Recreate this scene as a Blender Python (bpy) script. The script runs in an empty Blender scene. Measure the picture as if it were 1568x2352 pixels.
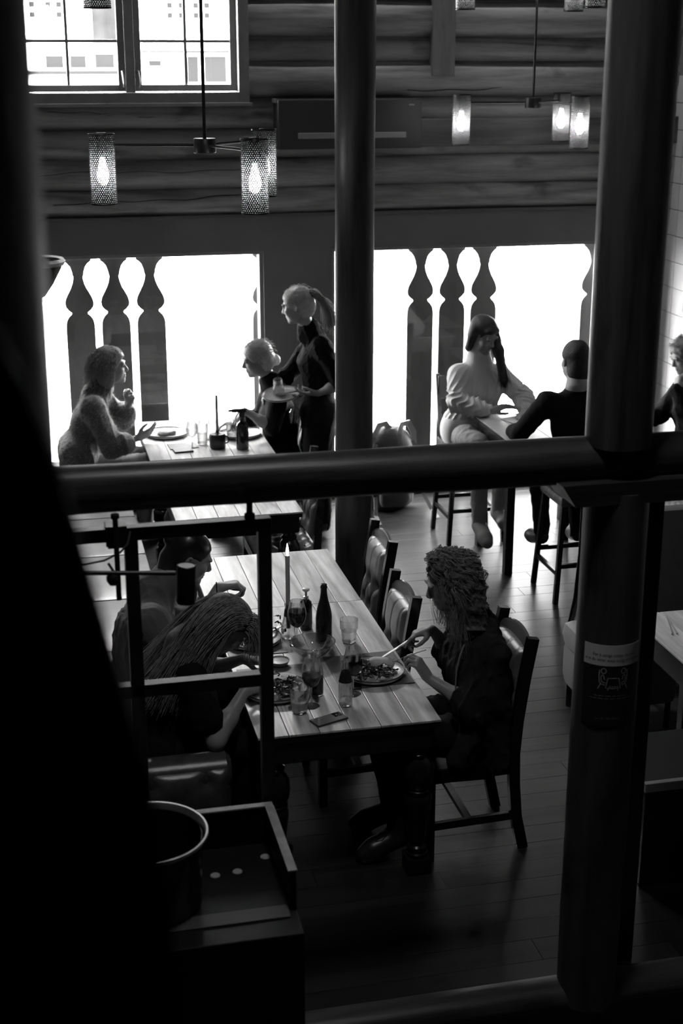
import bpy, bmesh, math, random
import numpy as np
from mathutils import Vector, Matrix, Euler

random.seed(7)
RNG = np.random.default_rng(7)
SC = bpy.context.scene
COL = SC.collection
PI = math.pi

# ------------------------------------------------------------------ camera
cam_d = bpy.data.cameras.new('camera')
cam = bpy.data.objects.new('camera', cam_d)
COL.objects.link(cam)
cam.location = (0, 0, 3.35)
cam.rotation_euler = (math.radians(90 - 17.83), 0, math.radians(-12.88))
cam_d.sensor_fit = 'VERTICAL'
cam_d.sensor_height = 36.0
cam_d.sensor_width = 24.0
cam_d.lens = 50.0
cam_d.clip_start = 0.05
cam_d.clip_end = 200
cam_d.dof.use_dof = True
cam_d.dof.focus_distance = 6.7
cam_d.dof.aperture_fstop = 3.2
SC.camera = cam

# ------------------------------------------------------------------ world: white overcast sky
W = bpy.data.worlds.new('overcast')
SC.world = W
W.use_nodes = True
wn = W.node_tree.nodes
wn['Background'].inputs[0].default_value = (1, 1, 1, 1)
wn['Background'].inputs[1].default_value = 84.0

# ------------------------------------------------------------------ view
SC.view_settings.view_transform = 'Standard'
SC.view_settings.look = 'None'
SC.view_settings.exposure = 0.0
SC.view_settings.gamma = 1.0
SC.view_settings.use_curve_mapping = False
SC.cycles.use_denoising = True
SC.cycles.use_adaptive_sampling = True
SC.cycles.adaptive_threshold = 0.02
SC.cycles.max_bounces = 9
SC.cycles.diffuse_bounces = 3
SC.cycles.glossy_bounces = 2
SC.cycles.transmission_bounces = 8
SC.cycles.transparent_max_bounces = 12
SC.cycles.caustics_reflective = False
SC.cycles.caustics_refractive = False
SC.cycles.sample_clamp_indirect = 4.0
SC.cycles.blur_glossy = 0.05


def portal(name, x0, x1, z0, z1, y, rot):
    """sampling portal in a window opening: guides the sky light, emits nothing itself"""
    d = bpy.data.lights.new(name, 'AREA')
    d.shape = 'RECTANGLE'
    d.size = abs(x1 - x0)
    d.size_y = abs(z1 - z0)
    d.cycles.is_portal = True
    o = bpy.data.objects.new(name, d)
    COL.objects.link(o)
    return o, d


def put_portal(name, c, size, rot):
    o, d = portal(name, 0, size[0], 0, size[1], 0, rot)
    o.location = c
    o.rotation_euler = rot


WALL_Y = 10.55
put_portal('portal_low_left', (0.95, WALL_Y + .20, 1.05), (1.75, 1.9), (-PI / 2, 0, 0))
put_portal('portal_low_right', (3.43, WALL_Y + .20, 1.05), (2.2, 1.9), (-PI / 2, 0, 0))
put_portal('portal_high_left', (0.87, WALL_Y + .20, 3.75), (1.6, 1.35), (-PI / 2, 0, 0))
put_portal('portal_added_roof_near', (.90, 3.50, 5.38), (.42, .42), (0, 0, 0))  # guides sky through the added near roof opening
put_portal('portal_added_roof_slit', (2.5, 10.28, 5.38), (4.6, .04), (0, 0, 0))  # guides sky through the added roof slit by the log wall


# ------------------------------------------------------------------ materials
MATS = {}


def _new(name):
    m = bpy.data.materials.new(name)
    m.use_nodes = True
    nt = m.node_tree
    b = nt.nodes['Principled BSDF']
    return m, nt, b


def setin(b, **kw):
    names = dict(rough='Roughness', metal='Metallic', spec='Specular IOR Level', trans='Transmission Weight',
                 ior='IOR', coat='Coat Weight', coatr='Coat Roughness', sheen='Sheen Weight', sub='Subsurface Weight',
                 alpha='Alpha', aniso='Anisotropic', emit='Emission Strength')
    for k, v in kw.items():
        b.inputs[names[k]].default_value = v


def grey(v):
    return (v, v, v, 1)


def mat(name, v, rough=.5, vary=0.0, scale=8.0, bump=0.0, bscale=40.0, stretch=(1, 1, 1), **kw):
    """plain grey principled material with noise variation in tone and fine relief"""
    if name in MATS:
        return MATS[name]
    m, nt, b = _new(name)
    N, L = nt.nodes, nt.links
    setin(b, rough=rough, **kw)
    b.inputs['Subsurface Radius'].default_value = (.4, .4, .4)
    b.inputs['Subsurface Scale'].default_value = .01
    b.inputs['Base Color'].default_value = grey(v)
    if vary or bump:
        tc = N.new('ShaderNodeTexCoord')
        mp = N.new('ShaderNodeMapping')
        mp.inputs['Scale'].default_value = stretch
        L.new(tc.outputs['Object'], mp.inputs[0])
    if vary:
        nz = N.new('ShaderNodeTexNoise')
        nz.inputs['Scale'].default_value = scale
        nz.inputs['Detail'].default_value = 6
        L.new(mp.outputs[0], nz.inputs['Vector'])
        cr = N.new('ShaderNodeValToRGB')
        cr.color_ramp.elements[0].position = .3
        cr.color_ramp.elements[1].position = .72
        cr.color_ramp.elements[0].color = grey(max(0, v * (1 - vary)))
        cr.color_ramp.elements[1].color = grey(min(1, v * (1 + vary)))
        L.new(nz.outputs[0], cr.inputs[0])
        L.new(cr.outputs[0], b.inputs['Base Color'])
    if bump:
        n2 = N.new('ShaderNodeTexNoise')
        n2.inputs['Scale'].default_value = bscale
        n2.inputs['Detail'].default_value = 5
        L.new(mp.outputs[0], n2.inputs['Vector'])
        bp = N.new('ShaderNodeBump')
        bp.inputs['Strength'].default_value = bump
        bp.inputs['Distance'].default_value = .01
        L.new(n2.outputs[0], bp.inputs['Height'])
        L.new(bp.outputs[0], b.inputs['Normal'])
    MATS[name] = m
    return m


def wood(name, lo, hi, axis=0, rough=.45, grain=26.0, ring=3.0, bump=.25, knots=0.0, per_obj=True, coat=0.0, spec=.5, long=.09):
    """wood with long grain along an object axis, cathedral rings, optional knots"""
    if name in MATS:
        return MATS[name]
    m, nt, b = _new(name)
    N, L = nt.nodes, nt.links
    setin(b, rough=rough, coat=coat, spec=spec)
    tc = N.new('ShaderNodeTexCoord')
    add = N.new('ShaderNodeVectorMath')
    add.operation = 'ADD'
    oi = N.new('ShaderNodeObjectInfo')
    sc = N.new('ShaderNodeVectorMath')
    sc.operation = 'SCALE'
    sc.inputs['Scale'].default_value = 37.0 if per_obj else 0.0
    comb = N.new('ShaderNodeCombineXYZ')
    for i in range(3):
        L.new(oi.outputs['Random'], comb.inputs[i])
    L.new(comb.outputs[0], sc.inputs[0])
    L.new(tc.outputs['Object'], add.inputs[0])
    L.new(sc.outputs[0], add.inputs[1])
    mp = N.new('ShaderNodeMapping')
    s = [1, 1, 1]
    s[axis] = long
    mp.inputs['Scale'].default_value = s
    L.new(add.outputs[0], mp.inputs[0])
    nz = N.new('ShaderNodeTexNoise')            # broad rings
    nz.inputs['Scale'].default_value = ring
    nz.inputs['Detail'].default_value = 2
    nz.inputs['Distortion'].default_value = .6
    L.new(mp.outputs[0], nz.inputs['Vector'])
    mul = N.new('ShaderNodeMath')
    mul.operation = 'MULTIPLY'
    mul.inputs[1].default_value = grain
    L.new(nz.outputs[0], mul.inputs[0])
    fr = N.new('ShaderNodeMath')
    fr.operation = 'PINGPONG'
    fr.inputs[1].default_value = 1.0
    L.new(mul.outputs[0], fr.inputs[0])
    nf = N.new('ShaderNodeTexNoise')            # fine fibre
    nf.inputs['Scale'].default_value = 60
    nf.inputs['Detail'].default_value = 4
    L.new(mp.outputs[0], nf.inputs['Vector'])
    mx = N.new('ShaderNodeMath')
    mx.operation = 'MULTIPLY_ADD'
    mx.inputs[1].default_value = .45
    L.new(fr.outputs[0], mx.inputs[0])
    m5 = N.new('ShaderNodeMath')
    m5.operation = 'MULTIPLY'
    m5.inputs[1].default_value = .62
    L.new(nf.outputs[0], m5.inputs[0])
    L.new(m5.outputs[0], mx.inputs[2])
    cr = N.new('ShaderNodeValToRGB')
    cr.color_ramp.elements[0].position = .27
    cr.color_ramp.elements[1].position = .74
    cr.color_ramp.elements[0].color = grey(lo)
    cr.color_ramp.elements[1].color = grey(hi)
    L.new(mx.outputs[0], cr.inputs[0])
    last = cr.outputs[0]
    if knots:
        vo = N.new('ShaderNodeTexNoise')
        vo.inputs['Scale'].default_value = 5.0
        vo.inputs['Detail'].default_value = 5
        m2 = N.new('ShaderNodeMapping')
        s2 = [1, 1, 1]
        s2[axis] = .45
        m2.inputs['Scale'].default_value = s2
        L.new(add.outputs[0], m2.inputs[0])
        L.new(m2.outputs[0], vo.inputs['Vector'])
        c2 = N.new('ShaderNodeValToRGB')
        c2.color_ramp.elements[0].position = .60
        c2.color_ramp.elements[1].position = .70
        c2.color_ramp.elements[0].color = grey(1)
        c2.color_ramp.elements[1].color = grey(1 - knots)
        L.new(vo.outputs[0], c2.inputs[0])
        mm = N.new('ShaderNodeMix')
        mm.data_type = 'RGBA'
        mm.blend_type = 'MULTIPLY'
        mm.inputs[0].default_value = 1
        L.new(last, mm.inputs[6])
        L.new(c2.outputs[0], mm.inputs[7])
        last = mm.outputs[2]
    if per_obj:
        # each piece a little lighter or darker
        mr = N.new('ShaderNodeMapRange')
        mr.inputs[3].default_value = .78
        mr.inputs[4].default_value = 1.15
        L.new(oi.outputs['Random'], mr.inputs[0])
        hv = N.new('ShaderNodeHueSaturation')
        L.new(mr.outputs[0], hv.inputs['Value'])
        L.new(last, hv.inputs['Color'])
        last = hv.outputs[0]
    L.new(last, b.inputs['Base Color'])
    if bump:
        bp = N.new('ShaderNodeBump')
        bp.inputs['Strength'].default_value = bump
        bp.inputs['Distance'].default_value = .004
        L.new(mx.outputs[0], bp.inputs['Height'])
        L.new(bp.outputs[0], b.inputs['Normal'])
    MATS[name] = m
    return m


def pane_mat(name='pane_glass', tint=.95, ior=1.5):
    """thin window or vessel glass: straight-through light plus fresnel reflection"""
    if name in MATS:
        return MATS[name]
    m = bpy.data.materials.new(name)
    m.use_nodes = True
    nt = m.node_tree
    N, L = nt.nodes, nt.links
    N.remove(N['Principled BSDF'])
    tr = N.new('ShaderNodeBsdfTransparent')
    tr.inputs[0].default_value = grey(tint)
    gl = N.new('ShaderNodeBsdfGlossy')
    gl.inputs['Roughness'].default_value = .015
    lw = N.new('ShaderNodeLayerWeight')
    lw.inputs[0].default_value = .5
    pw = N.new('ShaderNodeMath')
    pw.operation = 'POWER'
    pw.inputs[1].default_value = 4.0
    ma = N.new('ShaderNodeMath')
    ma.operation = 'MULTIPLY_ADD'
    ma.inputs[1].default_value = .6
    ma.inputs[2].default_value = ((ior - 1) / (ior + 1)) ** 2 * 1.6
    L.new(lw.outputs['Facing'], pw.inputs[0])
    L.new(pw.outputs[0], ma.inputs[0])
    mx = N.new('ShaderNodeMixShader')
    L.new(ma.outputs[0], mx.inputs[0])
    L.new(tr.outputs[0], mx.inputs[1])
    L.new(gl.outputs[0], mx.inputs[2])
    L.new(mx.outputs[0], N['Material Output'].inputs[0])
    MATS[name] = m
    return m


def liquid_mat(name, ior=1.33, thru=.4, tint=.95):
    """solid clear body (water, thick glass): refracts, part passes straight so that it throws no black shadow"""
    m, nt, b = _new(name)
    N, L = nt.nodes, nt.links
    b.inputs['Base Color'].default_value = grey(tint)
    setin(b, rough=.0, trans=1.0, ior=ior)
    tr = N.new('ShaderNodeBsdfTransparent')
    tr.inputs[0].default_value = grey(tint)
    mx = N.new('ShaderNodeMixShader')
    mx.inputs[0].default_value = thru
    L.new(b.outputs[0], mx.inputs[1])
    L.new(tr.outputs[0], mx.inputs[2])
    L.new(mx.outputs[0], N['Material Output'].inputs[0])
    MATS[name] = m
    return m


def emit_mat(name, v, strength):
    if name in MATS:
        return MATS[name]
    m, nt, b = _new(name)
    b.inputs['Base Color'].default_value = grey(.8)
    b.inputs['Emission Color'].default_value = grey(v)
    setin(b, emit=strength)
    MATS[name] = m
    return m


def hair_mat(name, v, rough=.38, thru=.35):
    """hair fibre: soft gloss, lets light from behind glow through"""
    if name in MATS:
        return MATS[name]
    m, nt, b = _new(name)
    N, L = nt.nodes, nt.links
    setin(b, rough=rough, spec=.6)
    tc = N.new('ShaderNodeTexCoord')
    nz = N.new('ShaderNodeTexNoise')
    nz.inputs['Scale'].default_value = 55
    nz.inputs['Detail'].default_value = 3
    L.new(tc.outputs['Object'], nz.inputs['Vector'])
    cr = N.new('ShaderNodeValToRGB')
    cr.color_ramp.elements[0].position = .35
    cr.color_ramp.elements[1].position = .65
    cr.color_ramp.elements[0].color = grey(v * .72)
    cr.color_ramp.elements[1].color = grey(min(1, v * 1.35))
    L.new(nz.outputs[0], cr.inputs[0])
    L.new(cr.outputs[0], b.inputs['Base Color'])
    tl = N.new('ShaderNodeBsdfTranslucent')
    tl.inputs[0].default_value = grey(min(1, v * 1.6))
    mx = N.new('ShaderNodeMixShader')
    mx.inputs[0].default_value = thru
    L.new(b.outputs[0], mx.inputs[1])
    L.new(tl.outputs[0], mx.inputs[2])
    L.new(mx.outputs[0], N['Material Output'].inputs[0])
    MATS[name] = m
    return m


# ------------------------------------------------------------------ object helpers
def mesh_data(name, v, f, m=None, smooth=False, mids=None):
    me = bpy.data.meshes.new(name)
    me.from_pydata([tuple(map(float, p)) for p in v] if not isinstance(v, np.ndarray) else v.tolist(), [],
                   f if not isinstance(f, np.ndarray) else f.tolist())
    if isinstance(m, (list, tuple)):
        for q in m:
            me.materials.append(q)
        if mids is not None:
            me.polygons.foreach_set('material_index', mids)
    elif m:
        me.materials.append(m)
    if smooth:
        me.polygons.foreach_set('use_smooth', [True] * len(me.polygons))
    me.update()
    return me


def link(name, me, parent=None, loc=(0, 0, 0), rot=(0, 0, 0)):
    o = bpy.data.objects.new(name, me)
    COL.objects.link(o)
    o.location = loc
    o.rotation_euler = rot
    if parent:
        o.parent = parent
    return o


def tag(o, label, cat, group=None):
    o['label'] = label
    o['category'] = cat
    if group:
        o['group'] = group
    return o


def thing(name, label, cat, loc=(0, 0, 0), rz=0.0, group=None):
    o = link(name, None, None, loc, (0, 0, rz))
    o.empty_display_size = .1
    return tag(o, label, cat, group)


def structure(o):
    o['kind'] = 'structure'
    return o


def copy_tree(o, parent=None):
    c = o.copy()
    COL.objects.link(c)
    c.parent = parent
    for ch in o.children:
        copy_tree(ch, c)
    return c


class MB:
    """collects shapes into one mesh"""

    def __init__(s):
        s.v = []
        s.f = []

    def raw(s, v, f):
        k = len(s.v)
        s.v += [tuple(p) for p in v]
        s.f += [tuple(i + k for i in q) for q in f]
        return s

    def box(s, a, b, bev=0.0):
        x0, y0, z0 = a
        x1, y1, z1 = b
        if x0 > x1: x0, x1 = x1, x0
        if y0 > y1: y0, y1 = y1, y0
        if z0 > z1: z0, z1 = z1, z0
        if bev <= 0:
            v = [(x, y, z) for z in (z0, z1) for y in (y0, y1) for x in (x0, x1)]
            return s.raw(v, [(0, 2, 3, 1), (4, 5, 7, 6), (0, 1, 5, 4), (2, 6, 7, 3), (0, 4, 6, 2), (1, 3, 7, 5)])
        bm = bmesh.new()
        bmesh.ops.create_cube(bm, size=1)
        for q in bm.verts:
            q.co = Vector((x0 + (q.co.x + .5) * (x1 - x0), y0 + (q.co.y + .5) * (y1 - y0), z0 + (q.co.z + .5) * (z1 - z0)))
        bmesh.ops.bevel(bm, geom=bm.edges[:], offset=bev, segments=2, affect='EDGES', profile=.6)
        return s.bm(bm)

    def bm(s, bm, mtx=None):
        if mtx is not None:
            bm.transform(mtx)
        bm.verts.index_update()
        s.raw([tuple(q.co) for q in bm.verts], [tuple(x.index for x in q.verts) for q in bm.faces])
        bm.free()
        return s

    def tube(s, pts, r, n=8, cap=True):
        P = [Vector(p) for p in pts]
        R = r if isinstance(r, (list, tuple)) else [r] * len(P)
        k = len(s.v)
        up = None
        for i, p in enumerate(P):
            t = (P[min(i + 1, len(P) - 1)] - P[max(i - 1, 0)]).normalized()
            if up is None:
                up = Vector((0, 0, 1)) if abs(t.z) < .9 else Vector((1, 0, 0))
            a = t.cross(up).normalized()
            up = a.cross(t).normalized()
            for j in range(n):
                th = 2 * PI * j / n
                s.v.append(tuple(p + (a * math.cos(th) + up * math.sin(th)) * R[i]))
        for i in range(len(P) - 1):
            for j in range(n):
                j2 = (j + 1) % n
                s.f.append((k + i * n + j, k + i * n + j2, k + (i + 1) * n + j2, k + (i + 1) * n + j))
        if cap:
            s.f.append(tuple(k + j for j in range(n))[::-1])
            e = k + (len(P) - 1) * n
            s.f.append(tuple(e + j for j in range(n)))
        return s

    def bar(s, pts, w, d, up=(0, 0, 1)):
        """rectangular section swept along a path; w across, d along 'up'-ish"""
        P = [Vector(p) for p in pts]
        k = len(s.v)
        u0 = Vector(up)
        for i, p in enumerate(P):
            t = (P[min(i + 1, len(P) - 1)] - P[max(i - 1, 0)]).normalized()
            a = t.cross(u0).normalized()
            u = a.cross(t).normalized()
            for sx, sy in ((-1, -1), (1, -1), (1, 1), (-1, 1)):
                s.v.append(tuple(p + a * (sx * w / 2) + u * (sy * d / 2)))
        for i in range(len(P) - 1):
            for j in range(4):
                j2 = (j + 1) % 4
                s.f.append((k + i * 4 + j, k + i * 4 + j2, k + (i + 1) * 4 + j2, k + (i + 1) * 4 + j))
        s.f.append((k + 3, k + 2, k + 1, k))
        e = k + (len(P) - 1) * 4
        s.f.append((e, e + 1, e + 2, e + 3))
        return s

    def lathe(s, prof, n=24, c=(0, 0, 0), sq=0):
        """prof: (radius, z) list, closed to the axis where r = 0"""
        k = len(s.v)
        for r, z in prof:
            for j in range(n):
                th = 2 * PI * j / n
                s.v.append((c[0] + r * math.cos(th), c[1] + r * math.sin(th), c[2] + z))
        for i in range(len(prof) - 1):
            for j in range(n):
                j2 = (j + 1) % n
                s.f.append((k + i * n + j, k + i * n + j2, k + (i + 1) * n + j2, k + (i + 1) * n + j))
        return s

    def prism(s, poly, y0, y1):
        """polygon given in (x, z), extruded along y"""
        k = len(s.v)
        n = len(poly)
        s.v += [(x, y0, z) for x, z in poly] + [(x, y1, z) for x, z in poly]
        s.f.append(tuple(k + i for i in range(n)))
        s.f.append(tuple(k + n + i for i in range(n))[::-1])
        for i in range(n):
            j = (i + 1) % n
            s.f.append((k + i, k + n + i, k + n + j, k + j))
        return s

    def obj(s, name, m, parent=None, loc=(0, 0, 0), rot=(0, 0, 0), smooth=False):
        me = mesh_data(name, s.v, s.f, m, smooth)
        if smooth:
            auto_smooth(me)
        return link(name, me, parent, loc, rot)


def auto_smooth(me, ang=40):
    """mark sharp edges so that smooth shading keeps the corners"""
    bm = bmesh.new()
    bm.from_mesh(me)
    bmesh.ops.recalc_face_normals(bm, faces=bm.faces[:])
    lim = math.radians(ang)
    for e in bm.edges:
        if len(e.link_faces) == 2 and e.calc_face_angle(0) > lim:
            e.smooth = False
    bm.to_mesh(me)
    bm.free()


def wob(x, seed, amp=1.0):
    """cheap smooth 1-d noise"""
    r = np.random.default_rng(seed)
    out = 0
    for k in range(4):
        out = out + r.uniform(.4, 1) / (k + 1) * np.sin(x * r.uniform(.8, 1.6) * (1.7 ** k) + r.uniform(0, 6.28))
    return out * amp * .5


def log_mesh(name, length, r, seed, m, n=26, rings=30, flat=1.0, irr=.05, taper=0.0):
    """peeled log lying along local x (0..length) with uneven outline"""
    xs = np.linspace(0, length, rings)
    v = []
    f = []
    th = np.arange(n) * 2 * PI / n
    for i, x in enumerate(xs):
        rr = r * (1 + taper * (x / length - .5)) * (1 + irr * wob(np.cos(th) * 1.8 + x * 1.3 + np.sin(th) * 2.1, seed) + irr * .5 * wob(x * 2.2 + 0 * th, seed + 5))
        cy = .35 * irr * r * wob(np.array([x * 1.1]), seed + 9)[0]
        for j in range(n):
            v.append((x, cy + rr[j] * math.cos(th[j]), rr[j] * math.sin(th[j]) * flat))
    for i in range(rings - 1):
        for j in range(n):
            j2 = (j + 1) % n
            f.append((i * n + j, i * n + j2, (i + 1) * n + j2, (i + 1) * n + j))
    f.append(tuple(range(n))[::-1])
    f.append(tuple((rings - 1) * n + j for j in range(n)))
    me = mesh_data(name, v, f, m, True)
    auto_smooth(me, 50)
    return me

# ================================================================== MATERIAL PALETTE
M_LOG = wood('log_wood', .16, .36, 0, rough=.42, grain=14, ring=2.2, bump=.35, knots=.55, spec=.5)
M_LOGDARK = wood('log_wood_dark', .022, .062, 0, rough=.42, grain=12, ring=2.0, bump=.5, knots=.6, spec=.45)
M_PLANK = wood('floor_plank_wood', .012, .032, 0, rough=.30, grain=10, ring=2.4, bump=.10, knots=.4, spec=.5, long=.06)
M_TABLE = wood('table_plank_wood', .40, .88, 1, rough=.33, grain=17, ring=3.0, bump=.06, spec=.75, long=.11)
M_TABLEGREY = wood('table_plank_grey', .62, .95, 1, rough=.30, grain=15, ring=3.0, bump=.05, spec=.8, long=.11)
M_PAINT = mat('wall_paint_grey', .15, rough=.75, vary=.08, scale=3, bump=.05, bscale=180)
M_TRIM = mat('window_trim_paint', .24, rough=.42, vary=.15, scale=9)
M_FRET = mat('fretwork_board_paint', .27, rough=.6, vary=.3, scale=5, stretch=(1, 1, .3))
M_BLACKW = mat('black_lacquered_wood', .012, rough=.22, vary=.3, scale=12, spec=.5)
M_BLACKM = mat('black_painted_metal', .012, rough=.38, spec=.5, bump=.04, bscale=300)
M_STEEL = mat('brushed_steel', .62, rough=.22, metal=1.0)
M_BRASS = mat('dull_metal', .30, rough=.32, metal=1.0)
M_DARKWALL = mat('dark_wall', .07, rough=.8, vary=.2, scale=4)
M_GLASS = pane_mat('pane_glass', .97, 1.5)
M_VESSEL = liquid_mat('vessel_glass', 1.47, .25, .99)
M_TILE = mat('white_wall_tile', .62, rough=.12, spec=.5)
M_GROUT = mat('tile_grout', .18, rough=.9)
M_SNOW = mat('pale_ground', .85, rough=.9, vary=.05, scale=1)

RX0, RX1, RY0 = -.75, 5.05, -2.2
CEIL = 5.3

# ================================================================== FLOOR
fl = MB().box((RX0, 4.2, -.3), (RX1, WALL_Y, -.024)).box((RX0, RY0, -.3), (RX1, 4.2, -.2))
floor = structure(fl.obj('floor', M_DARKWALL))
row = 0
y = 4.30
while y < WALL_Y - .02:
    w = min(.138, WALL_Y - y)
    cuts = [RX0, RX0 + 1.2 + (row * 1.37) % 1.9, RX0 + 3.1 + (row * .83) % 1.5, RX1]
    for a, b in zip(cuts, cuts[1:]):
        MB().box((-(b - a) / 2 + .001, -w / 2 + .0007, -.024), ((b - a) / 2 - .001, w / 2 - .0007, (row % 3) * .0003), .0008).obj(
            'floor_plank', M_PLANK, floor, ((a + b) / 2, y + w / 2, 0))
    y += w
    row += 1
th = structure(link('trim_1', log_mesh('threshold_log', RX1 - RX0, .075, 11, M_LOGDARK, flat=.75, irr=.04), None, (RX0, 4.22, .01)))

# ================================================================== ROOM SHELL
ce = MB().box((RX0 - .1, RY0, CEIL), (RX1 + .3, 3.29, CEIL + .1)).box((RX0 - .1, 3.71, CEIL), (RX1 + .3, 10.26, CEIL + .1)).box((RX0 - .1, 10.30, CEIL), (RX1 + .3, WALL_Y + .3, CEIL + .1))  # ceiling left open for two added roof windows
ce.box((RX0 - .1, 10.26, CEIL), (.2, 10.30, CEIL + .1)).box((4.8, 10.26, CEIL), (RX1 + .3, 10.30, CEIL + .1))
ce.box((RX0 - .1, 3.29, CEIL), (.69, 3.71, CEIL + .1)).box((1.11, 3.29, CEIL), (RX1 + .3, 3.71, CEIL + .1))
structure(ce.obj('ceiling', M_DARKWALL))
w6 = structure(MB().box((.69, 3.29, CEIL + .06), (.71, 3.71, CEIL + .09)).box((1.09, 3.29, CEIL + .06), (1.11, 3.71, CEIL + .09)).obj('added_roof_window_near', M_TRIM))  # added out-of-view roof window, brightens near diners and posts from above
MB().box((.71, 3.29, CEIL + .07), (1.09, 3.71, CEIL + .076)).obj('pane', M_GLASS, w6)
w5 = structure(MB().box((.2, 10.26, CEIL + .06), (.24, 10.30, CEIL + .09)).box((4.76, 10.26, CEIL + .06), (4.8, 10.30, CEIL + .09)).obj('added_roof_window_slit', M_TRIM))  # added out-of-view roof slit, gives the wall logs their top light
MB().box((.24, 10.26, CEIL + .07), (4.76, 10.30, CEIL + .076)).obj('pane', M_GLASS, w5)
structure(MB().box((RX0 - .1, RY0, -.3), (RX0, WALL_Y + .3, CEIL)).obj('wall_left', M_DARKWALL))
structure(MB().box((RX0 - .1, RY0 - .1, -.3), (RX1 + .3, RY0, CEIL)).obj('wall_front', M_DARKWALL))
wr = MB().box((RX1, RY0, -.3), (RX1 + .25, WALL_Y + .3, CEIL))
wall_right = structure(wr.obj('wall_right', M_GROUT))
tile_me = mesh_data('tile', *(lambda b: (b.v, b.f))(MB().box((-.006, -.0975, -.0975), (.006, .0975, .0975), .002)), M_TILE)
for i in range(17):
    for k in range(15):
        yy = 7.25 + i * .2
        zz = .30 + k * .2
        if yy < WALL_Y - .08:
            link('tile', tile_me, wall_right, (RX1 - .003, yy, zz))
# ------------------------------------------------------------------ back wall
YB = WALL_Y
LW = (-.10, 1.815)     # lower left window opening in x
RW = (2.335, 4.535)    # lower right window
LZ = (.12, 1.96)       # lower windows in z
UW = (.02, 1.70)       # upper window
UZ = (3.055, 4.45)
HDR = 2.225
bw = MB()
T = .24
for x0, x1 in ((RX0 - .1, LW[0]), (LW[1], RW[0]), (RW[1], RX1 + .1)):
    bw.box((x0, YB, LZ[0]), (x1, YB + T, LZ[1]))
bw.box((RX0 - .1, YB, -.3), (RX1 + .1, YB + T, LZ[0]))
bw.box((RX0 - .1, YB, LZ[1]), (RX1 + .1, YB + T, HDR))
bw.box((RX0 - .1, YB + .10, HDR), (RX1 + .1, YB + T, UZ[0]))
for x0, x1 in ((RX0 - .1, UW[0]), (UW[1], RX1 + .1)):
    bw.box((x0, YB + .10, UZ[0]), (x1, YB + T, UZ[1]))
bw.box((RX0 - .1, YB + .10, UZ[1]), (RX1 + .1, YB + T, CEIL))
wall_back = structure(bw.obj('wall_back', M_PAINT))
structure(MB().box((RX0, YB - .025, 0), (RX1, YB, .115), .006).obj('baseboard_back', M_BLACKW))

seams = [2.225, 2.42, 2.63, 2.838, 3.055, 3.30, 3.475, 3.725, 3.96, 4.17, 4.40, 4.62, 4.84, 5.06, 5.3]
for i, (a, b) in enumerate(zip(seams, seams[1:])):
    r = (b - a) / 2 * 1.07
    zc = (a + b) / 2
    spans = [(RX0 - .05, RX1 + .05)]
    if UZ[0] - .02 < zc < UZ[1]:
        spans = [(RX0 - .05, UW[0] - .0), (UW[1] + .0, RX1 + .05)]
    for k, (x0, x1) in enumerate(spans):
        me = log_mesh('log', x1 - x0, r, 20 + i * 3 + k, M_LOG, n=22, rings=26, flat=1.0, irr=.07)
        o = link('log', me, wall_back, (x0, YB + .07, zc))
# fallen-in drying cracks: thin dark fissures that follow the logs
for (x0, z0, x1, z1) in ((.2, 2.535, 1.9, 2.565), (.3, 2.32, 1.75, 2.38), (2.9, 3.10, 4.4, 3.13), (1.9, 3.55, 2.9, 3.545), (.3, 2.96, 1.3, 2.93)):
    n = 30
    pts = []
    for q in range(n):
        t = q / (n - 1)
        zz = z0 + (z1 - z0) * t + .010 * math.sin(t * 7 + x0) + .006 * math.sin(t * 23 + z0 * 9)
        pts.append((x0 + (x1 - x0) * t, YB - .035, zz))
    MB().bar(pts, .02, .0035).obj('log_crack', MATS.get('crack') or mat('crack', .006, rough=.95), wall_back)

# squared timber against the logs
structure(MB().box((3.075, YB - .09, 3.20), (3.245, YB + .02, CEIL), .008).obj('trim_2', wood('post_timber', .13, .24, 2, rough=.45, grain=9, ring=2.0, bump=.2, knots=.7)))
# squared filler beam beside the heater box
structure(MB().box((2.97, YB - .10, 2.70), (RX1, YB - .02, 2.90), .01).obj('trim_3', wood('filler_beam_wood', .07, .15, 0, rough=.5, grain=12, ring=2.0, bump=.2, knots=.4)))
structure(MB().box((RX0, YB - .022, HDR - .018), (RX1, YB + .02, HDR + .006), .004).obj('trim_4', mat('header_edge', .10, rough=.6)))


# ------------------------------------------------------------------ windows
def frame_rect(x0, x1, z0, z1, y0, y1, w, bev=.004):
    b = MB()
    b.box((x0, y0, z0), (x0 + w, y1, z1), bev)
    b.box((x1 - w, y0, z0), (x1, y1, z1), bev)
    b.box((x0 + w, y0, z0), (x1 - w, y1, z0 + w), bev)
    b.box((x0 + w, y0, z1 - w), (x1 - w, y1, z1), bev)
    return b


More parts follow.
